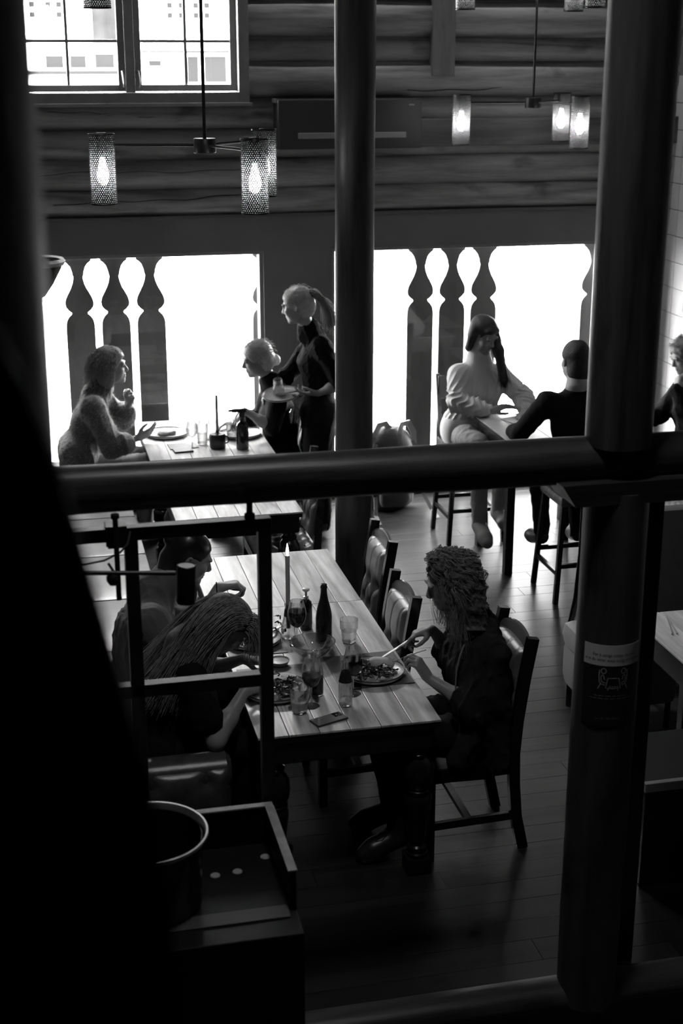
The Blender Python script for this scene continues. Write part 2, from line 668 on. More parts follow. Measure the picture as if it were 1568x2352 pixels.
# upper casement window
w1 = structure(frame_rect(UW[0] - .03, UW[1] + .02, UZ[0] - .035, UZ[1] + .03, YB - .085, YB + .10, .075).obj('window_1', M_TRIM))
mid = .885
MB().box((mid - .033, YB - .03, UZ[0]), (mid + .033, YB + .1, UZ[1]), .004).obj('mullion', M_TRIM, w1)
MB().box((UW[0] - .05, YB - .115, UZ[0] - .055), (UW[1] + .035, YB - .02, UZ[0] - .03), .005).obj('window_sill', M_TRIM, w1)
for a, b in ((UW[0] + .045, mid - .035), (mid + .035, UW[1] - .055)):
    s = frame_rect(a, b, UZ[0] + .045, UZ[1] - .045, YB, YB + .055, .047).obj('sash', M_TRIM, w1)
    c = (a + b) / 2
    MB().box((c - .0105, YB + .012, UZ[0] + .09), (c + .0105, YB + .045, UZ[1] - .09), .003).obj('muntin', M_TRIM, s)
    for zz in (3.44, 3.84):
        MB().box((a + .045, YB + .013, zz - .0105), (b - .045, YB + .044, zz + .0105), .003).obj('muntin', M_TRIM, s)
    MB().box((a + .04, YB + .028, UZ[0] + .085), (b - .04, YB + .032, UZ[1] - .085)).obj('pane', M_GLASS, s)
    hx = mid - .052 if a < mid - .1 and b < mid else mid + .052
    MB().tube([(hx, YB - .002, 3.235), (hx, YB - .03, 3.235), (hx + .004, YB - .038, 3.20), (hx + .008, YB - .034, 3.15), (hx + .004, YB - .028, 3.13)],
              [.011, .010, .011, .010, .007], 8).obj('window_handle', M_BRASS, s, smooth=True)

# lower windows behind fretwork boards
prof = [(0, .10), (-.05, .10), (-.062, .098), (-.075, .078), (-.10, .058), (-.14, .044), (-.166, .041), (-.172, .036), (-.186, .036), (-.22, .043),
        (-.26, .058), (-.30, .080), (-.335, .098), (-.37, .106), (-.40, .102), (-.425, .082), (-.442, .060), (-.452, .060), (-.475, .084), (-.50, .099), (-.535, .106), (-.60, .107)]
BY = YB + .165


def fret_board(parent, xc, half=0):
    """sawn flat baluster; half = -1 / +1 keeps only the left / right part"""
    zt = LZ[1]
    R = [(xc + w, zt + z) for z, w in prof] + [(xc + .107, LZ[0] + .02)]
    Lf = [(xc - w, zt + z) for z, w in prof] + [(xc - .107, LZ[0] + .02)]
    if half > 0:
        Lf = [(xc, zt), (xc, LZ[0] + .02)]
    if half < 0:
        R = [(xc, zt), (xc, LZ[0] + .02)]
    poly = R + Lf[::-1]
    b = MB()
    # strip quads between the two outlines keep the shape clean
    if half == 0:
        n = len(R)
        k = 0
        for yy in (BY, BY + .028):
            b.v += [(x, yy, z) for x, z in R] + [(x, yy, z) for x, z in Lf]
        for i in range(n - 1):
            b.f.append((i, n + i, n + i + 1, i + 1))
            b.f.append((2 * n + i, 2 * n + i + 1, 3 * n + i + 1, 3 * n + i))
            b.f.append((i, i + 1, 2 * n + i + 1, 2 * n + i))
            b.f.append((n + i, 3 * n + i, 3 * n + i + 1, n + i + 1))
    else:
        b.prism(poly, BY, BY + .028)
    return b.obj('fretwork_board', M_FRET, parent)


def low_window(name, x0, x1, boards, halves):
    w = structure(frame_rect(x0, x1, LZ[0], LZ[1], YB + .02, YB + .13, .030).obj(name, M_TRIM))
    MB().box((x0 - .02, YB - .03, LZ[0] - .02), (x1 + .02, YB + .05, LZ[0] + .012), .005).obj('window_sill', M_TRIM, w)
    MB().box((x0 + .028, YB + .098, LZ[0] + .028), (x1 - .028, YB + .104, LZ[1] - .028)).obj('pane', M_GLASS, w)
    for xc in boards:
        fret_board(w, xc)
    for xc, h in halves:
        fret_board(w, xc, h)
    return w


low_window('window_2', LW[0], LW[1], [.452, .716, .98], [(1.86, -1), (-.1, 1)])
low_window('window_3', RW[0], RW[1], [3.085, 3.345, 3.605], [(2.27, 1), (4.535, -1)])

# ------------------------------------------------------------------ outside
structure(MB().box((-30, WALL_Y + .3, -.25), (40, 60, -.15)).obj('ground', M_SNOW))
fac = thing('building', 'pale rendered building across the street seen through upper window', 'building', (0, 19, -.15))
wf = mat('render_white', .85, rough=.9)
MB().box((-6, 0, 0), (9, 4, 9)).obj('wall', wf, fac)
MB().box((1.15, -.12, 3.66), (1.46, .02, 9)).obj('chimney_stack', mat('pale_brick', .0125, rough=.9, spec=0, vary=.3, scale=6), fac)
MB().box((.2, -.10, 3.26), (1.5, .02, 3.31)).obj('cornice', mat('pale_band', .0115, rough=.9, spec=0), fac)
MB().box((1.75, -.10, 3.52), (3.2, .02, 3.55)).obj('cornice', mat('pale_band', .0115), fac)
PG = mat('far_pane', .0085, rough=.9, spec=0)
for gx in (.42, .62, .75, 2.12, 2.265, 2.45, 2.59):
    fw_ = MB().box((gx - .055, -.03, 3.90), (gx + .055, .0, 4.42)).obj('window', wf, fac)
    for iz in (3.935, 4.055, 4.175):
        MB().box((gx - .035, -.05, iz), (gx + .035, -.02, iz + .07)).obj('pane', PG, fw_)
for bx, bw_, bz, bh, tone in ((.66, .22, 3.34, .15, .0105), (.95, .20, 3.34, .15, .011), (1.28, .24, 3.34, .17, .0115), (1.91, .16, 3.36, .07, .0095), (2.39, .14, 3.16, .32, .0100), (2.68, .28, 3.16, .32, .0112)):
    fr_ = MB().box((bx - bw_ / 2 - .03, -.04, bz - .03), (bx + bw_ / 2 + .03, .0, bz + bh + .03)).obj('window', wf, fac)
    MB().box((bx - bw_ / 2, -.06, bz), (bx + bw_ / 2, -.03, bz + bh)).obj('pane', mat('far_pane_%d' % int(tone * 10000), tone, rough=.9, spec=0), fr_)

# ================================================================== LOG POSTS AND BEAM IN THE ROOM
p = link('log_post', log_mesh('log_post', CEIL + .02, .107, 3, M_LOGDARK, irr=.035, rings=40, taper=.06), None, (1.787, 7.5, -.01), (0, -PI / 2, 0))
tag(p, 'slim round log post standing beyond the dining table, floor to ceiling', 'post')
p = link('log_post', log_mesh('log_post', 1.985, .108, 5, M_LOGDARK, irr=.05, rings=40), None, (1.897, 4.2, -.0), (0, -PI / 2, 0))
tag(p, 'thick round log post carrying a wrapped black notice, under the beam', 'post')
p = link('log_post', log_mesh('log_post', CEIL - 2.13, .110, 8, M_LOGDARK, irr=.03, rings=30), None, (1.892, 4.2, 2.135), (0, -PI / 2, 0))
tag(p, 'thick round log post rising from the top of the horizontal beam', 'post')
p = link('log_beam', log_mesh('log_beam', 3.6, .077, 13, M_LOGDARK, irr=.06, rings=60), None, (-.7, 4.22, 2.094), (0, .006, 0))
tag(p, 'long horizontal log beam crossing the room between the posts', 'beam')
b = MB()
b.prism([(1.665, 2.03), (1.715, 1.955), (2.55, 1.955), (2.55, 2.03)], 4.10, 4.30)
tag(b.obj('beam_bracket', M_LOGDARK), 'short chamfered timber pad between beam and noticed post', 'bracket')
b = MB().box((2.062, 4.36, 0), (2.155, 4.45, 1.955), .005)
tag(b.obj('square_post', M_BLACKW), 'black square post just behind the log post with the notice', 'post')
# camera-side log post and dark balustrade, both far out of focus
p = link('log_post', log_mesh('log_post', CEIL + .2, .15, 31, M_LOGDARK, irr=.03, rings=30), None, (-.122, 1.30, -.2), (0, -PI / 2, 0))
tag(p, 'heavy dark log post rising close beside the black stair balustrade', 'post')
bal = thing('stair_balustrade', 'solid black stair balustrade panel with curved sloping edge', 'balustrade', (-.1, 1.0, 0))
ol = [(-.03, 3.205), (-.012, 3.178), (.002, 3.148), (.015, 3.107), (.027, 3.058), (.040, 2.997), (.054, 2.931), (.066, 2.876), (.074, 2.81), (.080, 2.736), (.084, 2.655), (.086, 2.2), (.086, -.2), (-.6, -.2), (-.6, 3.215)]
MB().prism([(x + .1, z) for x, z in ol], -.10, -.04).obj('panel', mat('matte_black_panel', .004, rough=1.0, spec=.05), bal)

# ================================================================== PERFORATED CHANDELIERS
def perforated_mesh(name, R, H, N, rows, hole, m):
    v, f = [], []
    cw, ch = 2 * PI / N, H / rows
    oct8 = [(-1, -1), (0, -1), (1, -1), (1, 0), (1, 1), (0, 1), (-1, 1), (-1, 0)]
    for r in range(rows):
        for c in range(N):
            u0 = (c + (.5 if r % 2 else 0)) * cw
            z0 = (r + .5) * ch - H / 2
            k = len(v)
            for a, b in oct8:
                th = u0 + a * cw / 2
                v.append((R * math.cos(th), R * math.sin(th), z0 + b * ch / 2))
            for a, b in oct8:
                q = math.hypot(a, b)
                th = u0 + a / q * hole / R
                v.append((R * math.cos(th), R * math.sin(th), z0 + b / q * hole))
            for j in range(8):
                j2 = (j + 1) % 8
                f.append((k + j, k + j2, k + 8 + j2, k + 8 + j))
    return mesh_data(name, v, f, m, True)


M_SHADE = mat('perforated_black_metal', .03, rough=.35, metal=.6)
SH_R, SH_H = .0635, .33
shade_me = perforated_mesh('lamp_shade', SH_R, SH_H, 36, 36, .0034, M_SHADE)
bulb_me = mesh_data('bulb', *(lambda b: (b.v, b.f))(MB().lathe([(0, -.075), (.012, -.072), (.024, -.058), (.030, -.035), (.0285, -.01), (.021, .02), (.014, .045), (.013, .06)], 16)),
                    emit_mat('bulb_glow', 1.0, 115.0), True)
M_DIFF = bpy.data.materials.new('added_glow_liner')  # added translucent liner, makes the shade holes glow around the bulb
M_DIFF.use_nodes = True
_n, _l = M_DIFF.node_tree.nodes, M_DIFF.node_tree.links
_n.remove(_n['Principled BSDF'])
_t = _n.new('ShaderNodeBsdfTranslucent')
_t.inputs[0].default_value = grey(.13)
_p = _n.new('ShaderNodeBsdfTransparent')
_p.inputs[0].default_value = grey(.9)
_x = _n.new('ShaderNodeMixShader')
_x.inputs[0].default_value = .45
_l.new(_t.outputs[0], _x.inputs[1])
_l.new(_p.outputs[0], _x.inputs[2])
_l.new(_x.outputs[0], _n['Material Output'].inputs[0])
diff_me = mesh_data('added_diffuser', *(lambda b: (b.v, b.f))(MB().lathe([(SH_R - .004, -SH_H / 2 + .004), (SH_R - .004, SH_H / 2 - .004)], 32)), M_DIFF, True)
ring_me = mesh_data('shade_ring', *(lambda b: (b.v, b.f))(MB().lathe([(SH_R + .001, -.004), (SH_R + .001, .004), (SH_R - .002, .004), (SH_R - .002, -.004), (SH_R + .001, -.004)], 36)), M_SHADE, True)
socket_me = mesh_data('lamp_socket', *(lambda b: (b.v, b.f))(MB().lathe([(0, .06), (.023, .06), (.024, .055), (.024, -.03), (.019, -.045), (.0, -.045)], 16)), M_BLACKM, True)


def chandelier(hub, arms, rod_top, label, arm_len=.50):
    t = thing('chandelier', label, 'chandelier', hub, 0, 'chandeliers with perforated cylinder shades')
    MB().lathe([(0, -.035), (.052, -.035), (.055, -.032), (.055, .030), (.052, .034), (0, .034)], 28).obj('hub', M_BLACKM, t, smooth=True)
    MB().tube([(0, 0, .03), (0, 0, rod_top - hub[2])], .0085, 10).obj('rod', M_BLACKM, t, smooth=True)
    MB().lathe([(0, .02), (.06, .02), (.06, 0), (.0, -.03)], 24).obj('ceiling_cup', M_BLACKM, t, (0, 0, rod_top - hub[2] - .02), smooth=True)
    for dx, dy in arms:
        a = MB().tube([(dx * .05, dy * .05, .002), (dx * (arm_len - .025), dy * (arm_len - .025), .002)], .0072, 8).obj('arm', M_BLACKM, t, smooth=True)
        c = (dx * arm_len, dy * arm_len, 0)
        link('lamp_socket', socket_me, t, (c[0], c[1], 0))
        s = link('lamp_shade', shade_me, t, (c[0], c[1], -.112))
        link('shade_ring', ring_me, s, (0, 0, SH_H / 2))
        link('shade_ring', ring_me, s, (0, 0, -SH_H / 2))
        link('bulb', bulb_me, t, (c[0], c[1], -.115))
        link('added_diffuser', diff_me, s)
    return t


cr, sr = math.cos(math.radians(12.88)), math.sin(math.radians(12.88))
def camdir(r, f):     # right / forward as seen from the gallery
    return (r * cr + f * sr, -r * sr + f * cr)
A_L, A_F, A_B = camdir(-1, 0), camdir(.53, -.85), camdir(.53, .85)
chandelier((.939, 7.08, 2.93), [A_L, A_F, A_B], CEIL, 'three-arm chandelier hanging nearest over the long dining table, perforated shades', .50)
chandelier((3.55, 9.62, 3.035), [A_L, A_F, A_B], CEIL, 'three-arm chandelier hanging by the log wall above the high table', .49)
chandelier((-.03, 7.20, 3.835), [camdir(1, 0), camdir(-.5, -.86), camdir(-.5, .86)], CEIL, 'three-arm chandelier hung high in front of the casement window', .50)
chandelier((3.36, 9.0, 3.90), [A_L, A_F, A_B], CEIL, 'three-arm chandelier hung high by the squared wall timber', .49)

# ================================================================== HEATER BOX ON THE WALL
hb = thing('wall_heater', 'dark flat heater box with pale slot on the log wall', 'heater', (2.43, YB - .06, 2.70))
MB().box((-.53, -.17, 0), (.53, .04, .345), .008).obj('casing', mat('heater_casing', .045, rough=.45), hb)
MB().box((-.39, -.182, .075), (.41, -.165, .115), .003).obj('outlet_slot', mat('heater_slot', .30, rough=.4), hb)
MB().box((-.54, -.12, .32), (-.525, .04, .35), .002).obj('mounting_flange', mat('heater_slot', .30), hb)
MB().box((.43, -.174, .30), (.47, -.168, .31)).obj('badge', mat('heater_slot', .30), hb)


# ================================================================== TUFTED UPHOLSTERY
def tuft(w, h, nx, nz, depth, cols, m, name='tufted', dim=.018, rows=3, first=.35):
    """pillow with button dimples and pleats; lies in local x (width) / z (height), bulges to -y"""
    v, f = [], []
    pitch = w / cols
    buttons = []
    for r in range(rows):
        zz = h * (1 - first - r * (1 - first) / rows)
        off = 0 if r % 2 else .5
        for c in range(cols + 1):
            x = (c + off) * pitch - w / 2
            if -w / 2 + .02 < x < w / 2 - .02:
                buttons.append((x, zz))
    B = np.array(buttons)
    for k in range(nz + 1):
        for i in range(nx + 1):
            x = (i / nx - .5) * w
            z = k / nz * h
            e = min(x + w / 2, w / 2 - x, z, h - z)
            puff = depth * (1 - math.exp(-max(e, 0) / .022))
            d2 = ((B[:, 0] - x) ** 2 + (B[:, 1] - z) ** 2)
            puff -= dim * float(np.exp(-d2 / (.030 ** 2)).sum())
            # pleats: straight up from the top buttons, diagonals between buttons
            up = B[B[:, 1] > h * (1 - first) - 1e-4]
            for q in up:
                if z > q[1]:
                    puff -= dim * .20 * math.exp(-((x - q[0]) / .0055) ** 2)
            pr = 1e9
            for a in range(len(B)):
                for b_ in range(a + 1, len(B)):
                    dz = B[a, 1] - B[b_, 1]
                    dx = B[a, 0] - B[b_, 0]
                    if abs(dz) > 1e-4 and abs(dx) < pitch * .6 and abs(dz) < h / rows * 1.1:
                        t = ((x - B[b_, 0]) * dx + (z - B[b_, 1]) * dz) / (dx * dx + dz * dz)
                        if 0 <= t <= 1:
                            pr = min(pr, math.hypot(x - B[b_, 0] - t * dx, z - B[b_, 1] - t * dz))
            puff -= dim * .24 * math.exp(-(pr / .008) ** 2)
            v.append((x, -max(puff, -.002), z))
    for k in range(nz):
        for i in range(nx):
            a = k * (nx + 1) + i
            f.append((a, a + 1, a + nx + 2, a + nx + 1))
    n0 = len(v)                                   # back side closes the pillow
    v += [(-w / 2, .012, 0), (w / 2, .012, 0), (w / 2, .012, h), (-w / 2, .012, h)]
    bl, br, tr_, tl = 0, nx, nz * (nx + 1) + nx, nz * (nx + 1)
    f.append((n0, n0 + 3, n0 + 2, n0 + 1))
    f.append(tuple([n0, n0 + 1] + [i for i in range(nx, -1, -1)]))
    f.append(tuple([n0 + 2, n0 + 3] + [tl + i for i in range(nx + 1)]))
    f.append(tuple([n0 + 1, n0 + 2] + [k * (nx + 1) + nx for k in range(nz, -1, -1)]))
    f.append(tuple([n0 + 3, n0] + [k * (nx + 1) for k in range(nz + 1)]))
    me = mesh_data(name, v, f, m, True)
    auto_smooth(me, 60)
    return me, [(x, -(depth - dim * 1.15), z) for x, z in buttons]


button_me = mesh_data('button', *(lambda b: ([(x, -z, y_) for x, y_, z in b.v], b.f))(MB().lathe([(0, .004), (.005, .003), (.0075, 0), (.007, -.003)], 10)), mat('button_leather', .06, rough=.3), True)


def add_buttons(parent, places):
    for p_ in places:
        link('button', button_me, parent, p_)


M_LEATHER = mat('cognac_leather', .17, rough=.30, vary=.25, scale=20, bump=.08, bscale=260, spec=.6)
M_LEATHERD = mat('dark_leather', .07, rough=.25, vary=.25, scale=20, bump=.08, bscale=260, spec=.55)
M_VINYL = mat('pale_bench_vinyl', .30, rough=.33, vary=.12, scale=6, bump=.05, bscale=200, spec=.55)

cush_me, cbut_me = tuft(.33, .46, 40, 52, .050, 3, M_LEATHER, 'back_cushion', rows=2, first=.44, dim=.026)
seat_me, sbut_me = tuft(.40, .40, 30, 30, .045, 4, M_LEATHER, 'seat_cushion', rows=4, first=.20)


def make_chair(label):
    """dining chair facing local -x, origin on the floor under the seat centre"""
    t = thing('dining_chair', label, 'chair', group='tufted leather dining chairs')
    hw = .185
    for s in (-1, 1):
        MB().bar([(.235, s * hw, 0), (.20, s * hw, .16), (.185, s * hw, .32), (.18, s * hw, .47), (.19, s * hw, .62), (.215, s * hw, .82), (.245, s * hw, 1.0)], .034, .048, (1, 0, 0)).obj('rear_post', M_BLACKW, t)
        MB().bar([(-.20, s * (hw + .02), 0), (-.20, s * (hw + .02), .44)], .038, .038, (1, 0, 0)).obj('front_leg', M_BLACKW, t)
        MB().bar([(-.20, s * (hw + .02), .165), (.20, s * hw, .165)], .02, .035).obj('side_stretcher', M_BLACKW, t)
        MB().bar([(-.20, s * (hw + .02), .405), (.185, s * hw, .405)], .024, .062).obj('seat_rail', M_BLACKW, t)
    MB().bar([(-.02, -hw - .005, .172), (-.02, hw + .005, .172)], .03, .022).obj('cross_stretcher', M_BLACKW, t)
    MB().bar([(-.205, -hw, .405), (-.205, hw, .405)], .024, .062).obj('seat_rail', M_BLACKW, t)
    MB().bar([(.185, -hw, .405), (.185, hw, .405)], .024, .062).obj('seat_rail', M_BLACKW, t)
    # crest rail with an arched, rounded top edge
    cb = MB()
    n = 18
    for i in range(n + 1):
        yy = -hw + .016 + (2 * hw - .032) * i / n
        q = 1 - (2 * i / n - 1) ** 2
        bow = .018 * q
        top = .945 + .042 * q ** .6
        for (dx, zz) in ((-.010, .84), (-.011, top - .012), (-.006, top - .002), (.004, top), (.011, top - .008), (.012, .84)):
            lean = .215 + (zz - .82) * .17
            cb.v.append((lean + dx + bow, yy, zz))
    for i in range(n):
        for j in range(6):
            j2 = (j + 1) % 6
            cb.f.append((i * 6 + j, i * 6 + j2, (i + 1) * 6 + j2, (i + 1) * 6 + j))
    cb.f.append(tuple(range(6)))
    cb.f.append(tuple(n * 6 + j for j in range(6))[::-1])
    cb.obj('crest_rail', mat('crest_lacquer', .13, rough=.16, spec=.6), t, smooth=True)
    c = link('back_cushion', cush_me, t, (.178, 0, .47), (0, math.radians(7.5), 0))
    c.rotation_euler = Euler((0, math.radians(7.0), 0)).to_matrix().to_4x4().to_euler()
    c.matrix_local = Matrix.Translation((.178, 0, .475)) @ Matrix.Rotation(math.radians(7.5), 4, 'Y') @ Matrix.Rotation(-PI / 2, 4, 'Z')
    add_buttons(c, cbut_me)
    MB().box((-.165, .004, .0), (.165, .020, .46), .004).obj('back_board', M_BLACKW, c)
    s = link('seat_cushion', seat_me, t)
    s.matrix_local = Matrix.Translation((.19, 0, .435)) @ Matrix.Rotation(-PI / 2, 4, 'Z') @ Matrix.Rotation(PI / 2, 4, 'X') @ Matrix.Rotation(PI, 4, 'Y') @ Matrix.Translation((0, 0, -.40)) @ Matrix.Identity(4)
    s.matrix_local = Matrix(((0, 0, 1, -.21), (1, 0, 0, 0), (0, -1, 0, .435), (0, 0, 0, 1)))
    add_buttons(s, sbut_me)
    return t


CH = make_chair('dark wooden chair with tufted leather back, the curly-haired diner sits on it')
CH.location = (1.785, 5.43, 0)


def chair_at(x, y, rz, label):
    c = copy_tree(CH)
    c['label'] = label
    c.location = (x, y, 0)
    c.rotation_euler = (0, 0, rz)
    return c


chair_at(1.435, 6.0, 0, 'empty tufted leather chair tucked under the long table, next to the curly-haired diner')
chair_at(1.53, 6.775, 0, 'empty tufted leather chair beside the slim log post, at the far end of long table')
chair_at(1.52, 8.30, 0, 'dark tufted chair pushed under the empty table behind the burning candle')
chair_at(1.80, 9.85, 0, 'tufted chair carrying the seated woman with a low bun')
chair_at(1.20, 7.78, -PI / 2 * 0 + PI / 2, 'dark tufted chair with its back to the candle, between two tables') if False else None


# ================================================================== DINING TABLES
def turned_leg(parent, x, y, h):
    g = M_BLACKW
    b = MB()
    b.box((-.052, -.052, 0), (.052, .052, .075), .006)
    b.box((-.052, -.052, h - .11), (.052, .052, h), .006)
    P = [(.035, .075), (.046, .082), (.046, .092), (.036, .098), (.033, .108), (.043, .114), (.043, .124), (.034, .132), (.038, .16), (.047, .22), (.056, .29), (.061, .345), (.061, .365),
         (.052, .378), (.058, .386), (.058, .398), (.052, .404), (.064, .43), (.069, .47), (.066, .505), (.052, .535), (.040, .55), (.047, .556), (.047, .568), (.038, .576), (.036, h - .11)]
    b.lathe(P, 20)
    return b.obj('leg', g, parent, (x, y, 0), smooth=True)


def dining_table(name, label, x0, x1, y0, y1, h, nplank, m, group=None, legs=True, apron=M_BLACKW, inset=.075):
    cx, cy = (x0 + x1) / 2, (y0 + y1) / 2
    t = thing(name, label, 'table', (cx, cy, 0), 0, group)
    w, l = x1 - x0, y1 - y0
    pw = w / nplank
    pm = MB().box((-pw / 2 + .0014, -l / 2, -.010), (pw / 2 - .0014, l / 2, 0), .0020)
    me = mesh_data('plank', pm.v, pm.f, m)
    for i in range(nplank):
        link('plank', me, t, (-w / 2 + (i + .5) * pw, 0, h))
    MB().box((-w / 2 + .004, -l / 2 + .004, h - .036), (w / 2 - .004, l / 2 - .004, h - .0095)).obj('edge_shade_top', M_BLACKW, t)  # black band below thin planks, stands in for shade on the table edge
    for s in (-1, 1):
        MB().box((-w / 2 + .03, s * (l / 2 - .03) - .012, h - .135), (w / 2 - .03, s * (l / 2 - .03) + .012, h - .03), .003).obj('apron', apron, t)
        MB().box((s * (w / 2 - .03) - .012, -l / 2 + .03, h - .135), (s * (w / 2 - .03) + .012, l / 2 - .03, h - .03), .003).obj('apron', apron, t)
    for sx in (-1, 1):
        for sy in (-1, 1):
            if legs:
                turned_leg(t, sx * (w / 2 - inset), sy * (l / 2 - inset), h - .03)
            else:
                MB().box((sx * (w / 2 - .05) - .028, sy * (l / 2 - .05) - .028, 0), (sx * (w / 2 - .05) + .028, sy * (l / 2 - .05) + .028, h - .03), .004).obj('leg', apron, t)
    return t


dining_table('dining_table', 'long oak-plank dining table with turned black legs, laid with a meal', .82, 1.588, 5.093, 6.480, .74, 6, M_TABLE)
dining_table('dining_table', 'short oak-plank table butted against the far end of the laid table', .82, 1.585, 6.484, 7.278, .74, 6, M_TABLE)
dining_table('dining_table', 'empty plank table with tumbler and wine glass, beyond the butted tables', .82, 1.588, 7.968, 8.85, .74, 6, M_TABLE)
dining_table('dining_table', 'plank table by the window where the sweater woman eats', .80, 1.66, 9.28, 10.36, .745, 6, M_TABLEGREY)
ht = dining_table('high_table', 'counter-height table by the fretwork window with two people', 3.06, 3.80, 8.52, 9.22, .95, 5, mat('pale_table_top', .55, rough=.25, vary=.1, scale=4), legs=False)

# ================================================================== BANQUETTE
bq = thing('banquette', 'long pale padded bench with seamed seat cushions along the left side', 'bench', (.36, 7.8, 0))
ys = [5.30, 6.02, 6.74, 7.46, 8.20, 8.95, 9.65, 10.40]
for a, b in zip(ys, ys[1:]):
    MB().box((-.34, a - 7.8 + .003, .36), (.30, b - 7.8 - .003, .475), .028).obj('seat_cushion', M_VINYL, bq, smooth=True)
    MB().box((-.50, a - 7.8 + .003, .46), (-.35, b - 7.8 - .003, .92), .04).obj('back_cushion', M_VINYL, bq, smooth=True)
MB().box((-.48, 5.34 - 7.8, .02), (.25, 10.38 - 7.8, .37), .005).obj('base', M_BLACKW, bq)
em, eb = tuft(.66, .30, 48, 26, .080, 3, M_LEATHERD, 'arm_cushion', rows=1, first=.20, dim=.030)
e = link('arm_cushion', em, bq, (.03, 5.165 - 7.8, .32))
add_buttons(e, eb)
MB().tube([(-.30, 5.195 - 7.8, .562), (-.28, 5.195 - 7.8, .562), (.34, 5.195 - 7.8, .562), (.36, 5.195 - 7.8, .562)], [.06, .082, .082, .06], 18).obj('arm_roll', M_LEATHERD, bq, smooth=True)
MB().box((-.30, 5.16 - 7.8, .02), (.36, 5.27 - 7.8, .57), .01).obj('arm_block', M_LEATHERD, bq)

# ================================================================== METAL SCREEN UNDER THE BEAM
ms = thing('metal_screen', 'black square-tube metal screen frame standing under the log beam', 'screen', (.42, 4.2, 0))
q = .021
MB().box((-.46, -q, 1.925), (.31, q, 1.967), .002).obj('top_rail', M_BLACKM, ms)
MB().box((-.42, -q, 1.395), (.27, q, 1.437), .002).obj('middle_rail', M_BLACKM, ms)
MB().box((-.42, -q, .9), (.27, q, .94), .002).obj('lower_rail', M_BLACKM, ms)
for x in (-.438, -.128, .289):
    MB().box((x - q, -q, -.2), (x + q, q, 1.926), .002).obj('upright', M_BLACKM, ms)
MB().tube([(.245, 0, 1.965), (.245, 0, 2.03)], .009, 10).obj('hanging_rod', M_BLACKM, ms, smooth=True)
MB().lathe([(0, 0), (.017, 0), (.017, .014), (.010, .018), (.010, .05), (.017, .054), (.017, .06), (0, .06)], 14).obj('rod_collar', M_BLACKM, ms, (.245, 0, 1.966), smooth=True)

# clamp spotlight hooked on the top rail
cl = thing('clamp_lamp', 'black cylinder spotlight on a jointed rod clamped to the metal screen', 'lamp', (.245, 4.2, 1.97))
MB().box((-.03, -.034, -.055), (.035, -.022, .006), .002).box((-.03, -.034, .0), (.035, .03, .008), .002).box((-.025, -.034, -.062), (.03, .03, -.052), .002).obj('clamp_plate', M_BLACKM, cl)
MB().tube([(0, -.045, .045), (0, -.045, -.225)], .0085, 10).obj('stem', M_BLACKM, cl, smooth=True)
MB().lathe([(0, 0), (.013, 0), (.013, .012), (.009, .014), (0, .014)], 12).obj('stem_cap', M_BLACKM, cl, (0, -.045, .04), smooth=True)
MB().tube([(-.16, -.06, -.118), (.175, -.066, -.145)], .0075, 10).obj('cross_rod', M_BLACKM, cl, smooth=True)
MB().lathe([(0, -.024), (.014, -.02), (.022, -.008), (.022, .008), (.014, .02), (0, .024)], 14).obj('joint_knob', M_BLACKM, cl, (-.014, -.055, -.15), smooth=True)
MB().tube([(-.014, -.06, -.125), (-.028, -.062, -.098)], .004, 8).obj('joint_screw', M_STEEL, cl, smooth=True)
MB().lathe([(0, -.055), (.029, -.055), (.030, -.052), (.030, .068), (.0275, .070), (.0265, .066), (.0265, .058), (0, .056)], 28).obj('lamp_head', M_BLACKM, cl, (.206, -.066, -.190), (0, math.radians(3), 0), smooth=True)
MB().lathe([(0, .0), (.026, 0)], 24).obj('head_cap', mat('lamp_cap_grey', .6, rough=.5), cl, (.209, -.066, -.1225), (0, math.radians(3), 0))
MB().tube([(-.16, -.05, -.085), (-.10, -.05, -.100), (-.04, -.05, -.092), (.01, -.048, -.07), (.035, -.045, -.045), (.045, -.03, -.01)], .0035, 8).obj('cable', mat('cable_grey', .06, rough=.5), cl, smooth=True)

# ================================================================== SERVICE STATION WITH OPEN TRAY TOP
sv = thing('service_station', 'black service cabinet with a recessed top and pale rim', 'cabinet', (.34, 4.06, 0))
M_RIM = mat('pale_rim_wood', .30, rough=.4, vary=.3, scale=20)  # paler mottled tone for the rear and side rims
MB().box((-.80, -.46, -.2), (.37, .09, .845), .004).obj('body', mat('station_black', .0035, rough=.6, spec=.25), sv)
MB().box((-.80, .072, .845), (.370, .092, .98), .002).obj('rear_wall', mat('station_black', .0035, rough=.6, spec=.25), sv)
MB().box((.350, -.335, .845), (.370, .072, .98), .002).obj('side_wall', mat('station_black', .0035, rough=.6, spec=.25), sv)
MB().box((-.80, .068, .98), (.372, .094, .986), .001).obj('rear_rim', M_RIM, sv)
MB().box((.345, -.335, .98), (.374, .068, .986), .001).obj('side_rim', M_RIM, sv)
MB().box((-.80, -.37, .845), (.345, -.305, .850), .001).obj('painted_light_strip', mat('painted_light_grey', .05, rough=.6), sv)  # lighter strip, paints the light on the front of the recess floor
for x, yy, lb_ in ((.493, 4.010, 'small flat metal disc in the cabinet recess, outermost of three, by the wine cooler'), (.566, 4.017, 'small flat metal disc in the cabinet recess, between two other discs'), (.668, 4.085, 'small flat metal disc in the cabinet recess, close to the rim corner')):
    tag(MB().lathe([(0, .004), (.014, .004), (.016, .002), (.016, 0), (0, 0)], 18).obj('metal_disc', mat('disc_grey', .35, rough=.45), None, (x, yy - .04, .8455)), lb_, 'disc', 'metal discs in the recess')
tr = thing('wine_cooler', 'round dark wine cooler with a bright steel rim on the service cabinet', 'wine cooler', (.275, 3.86, .8455))
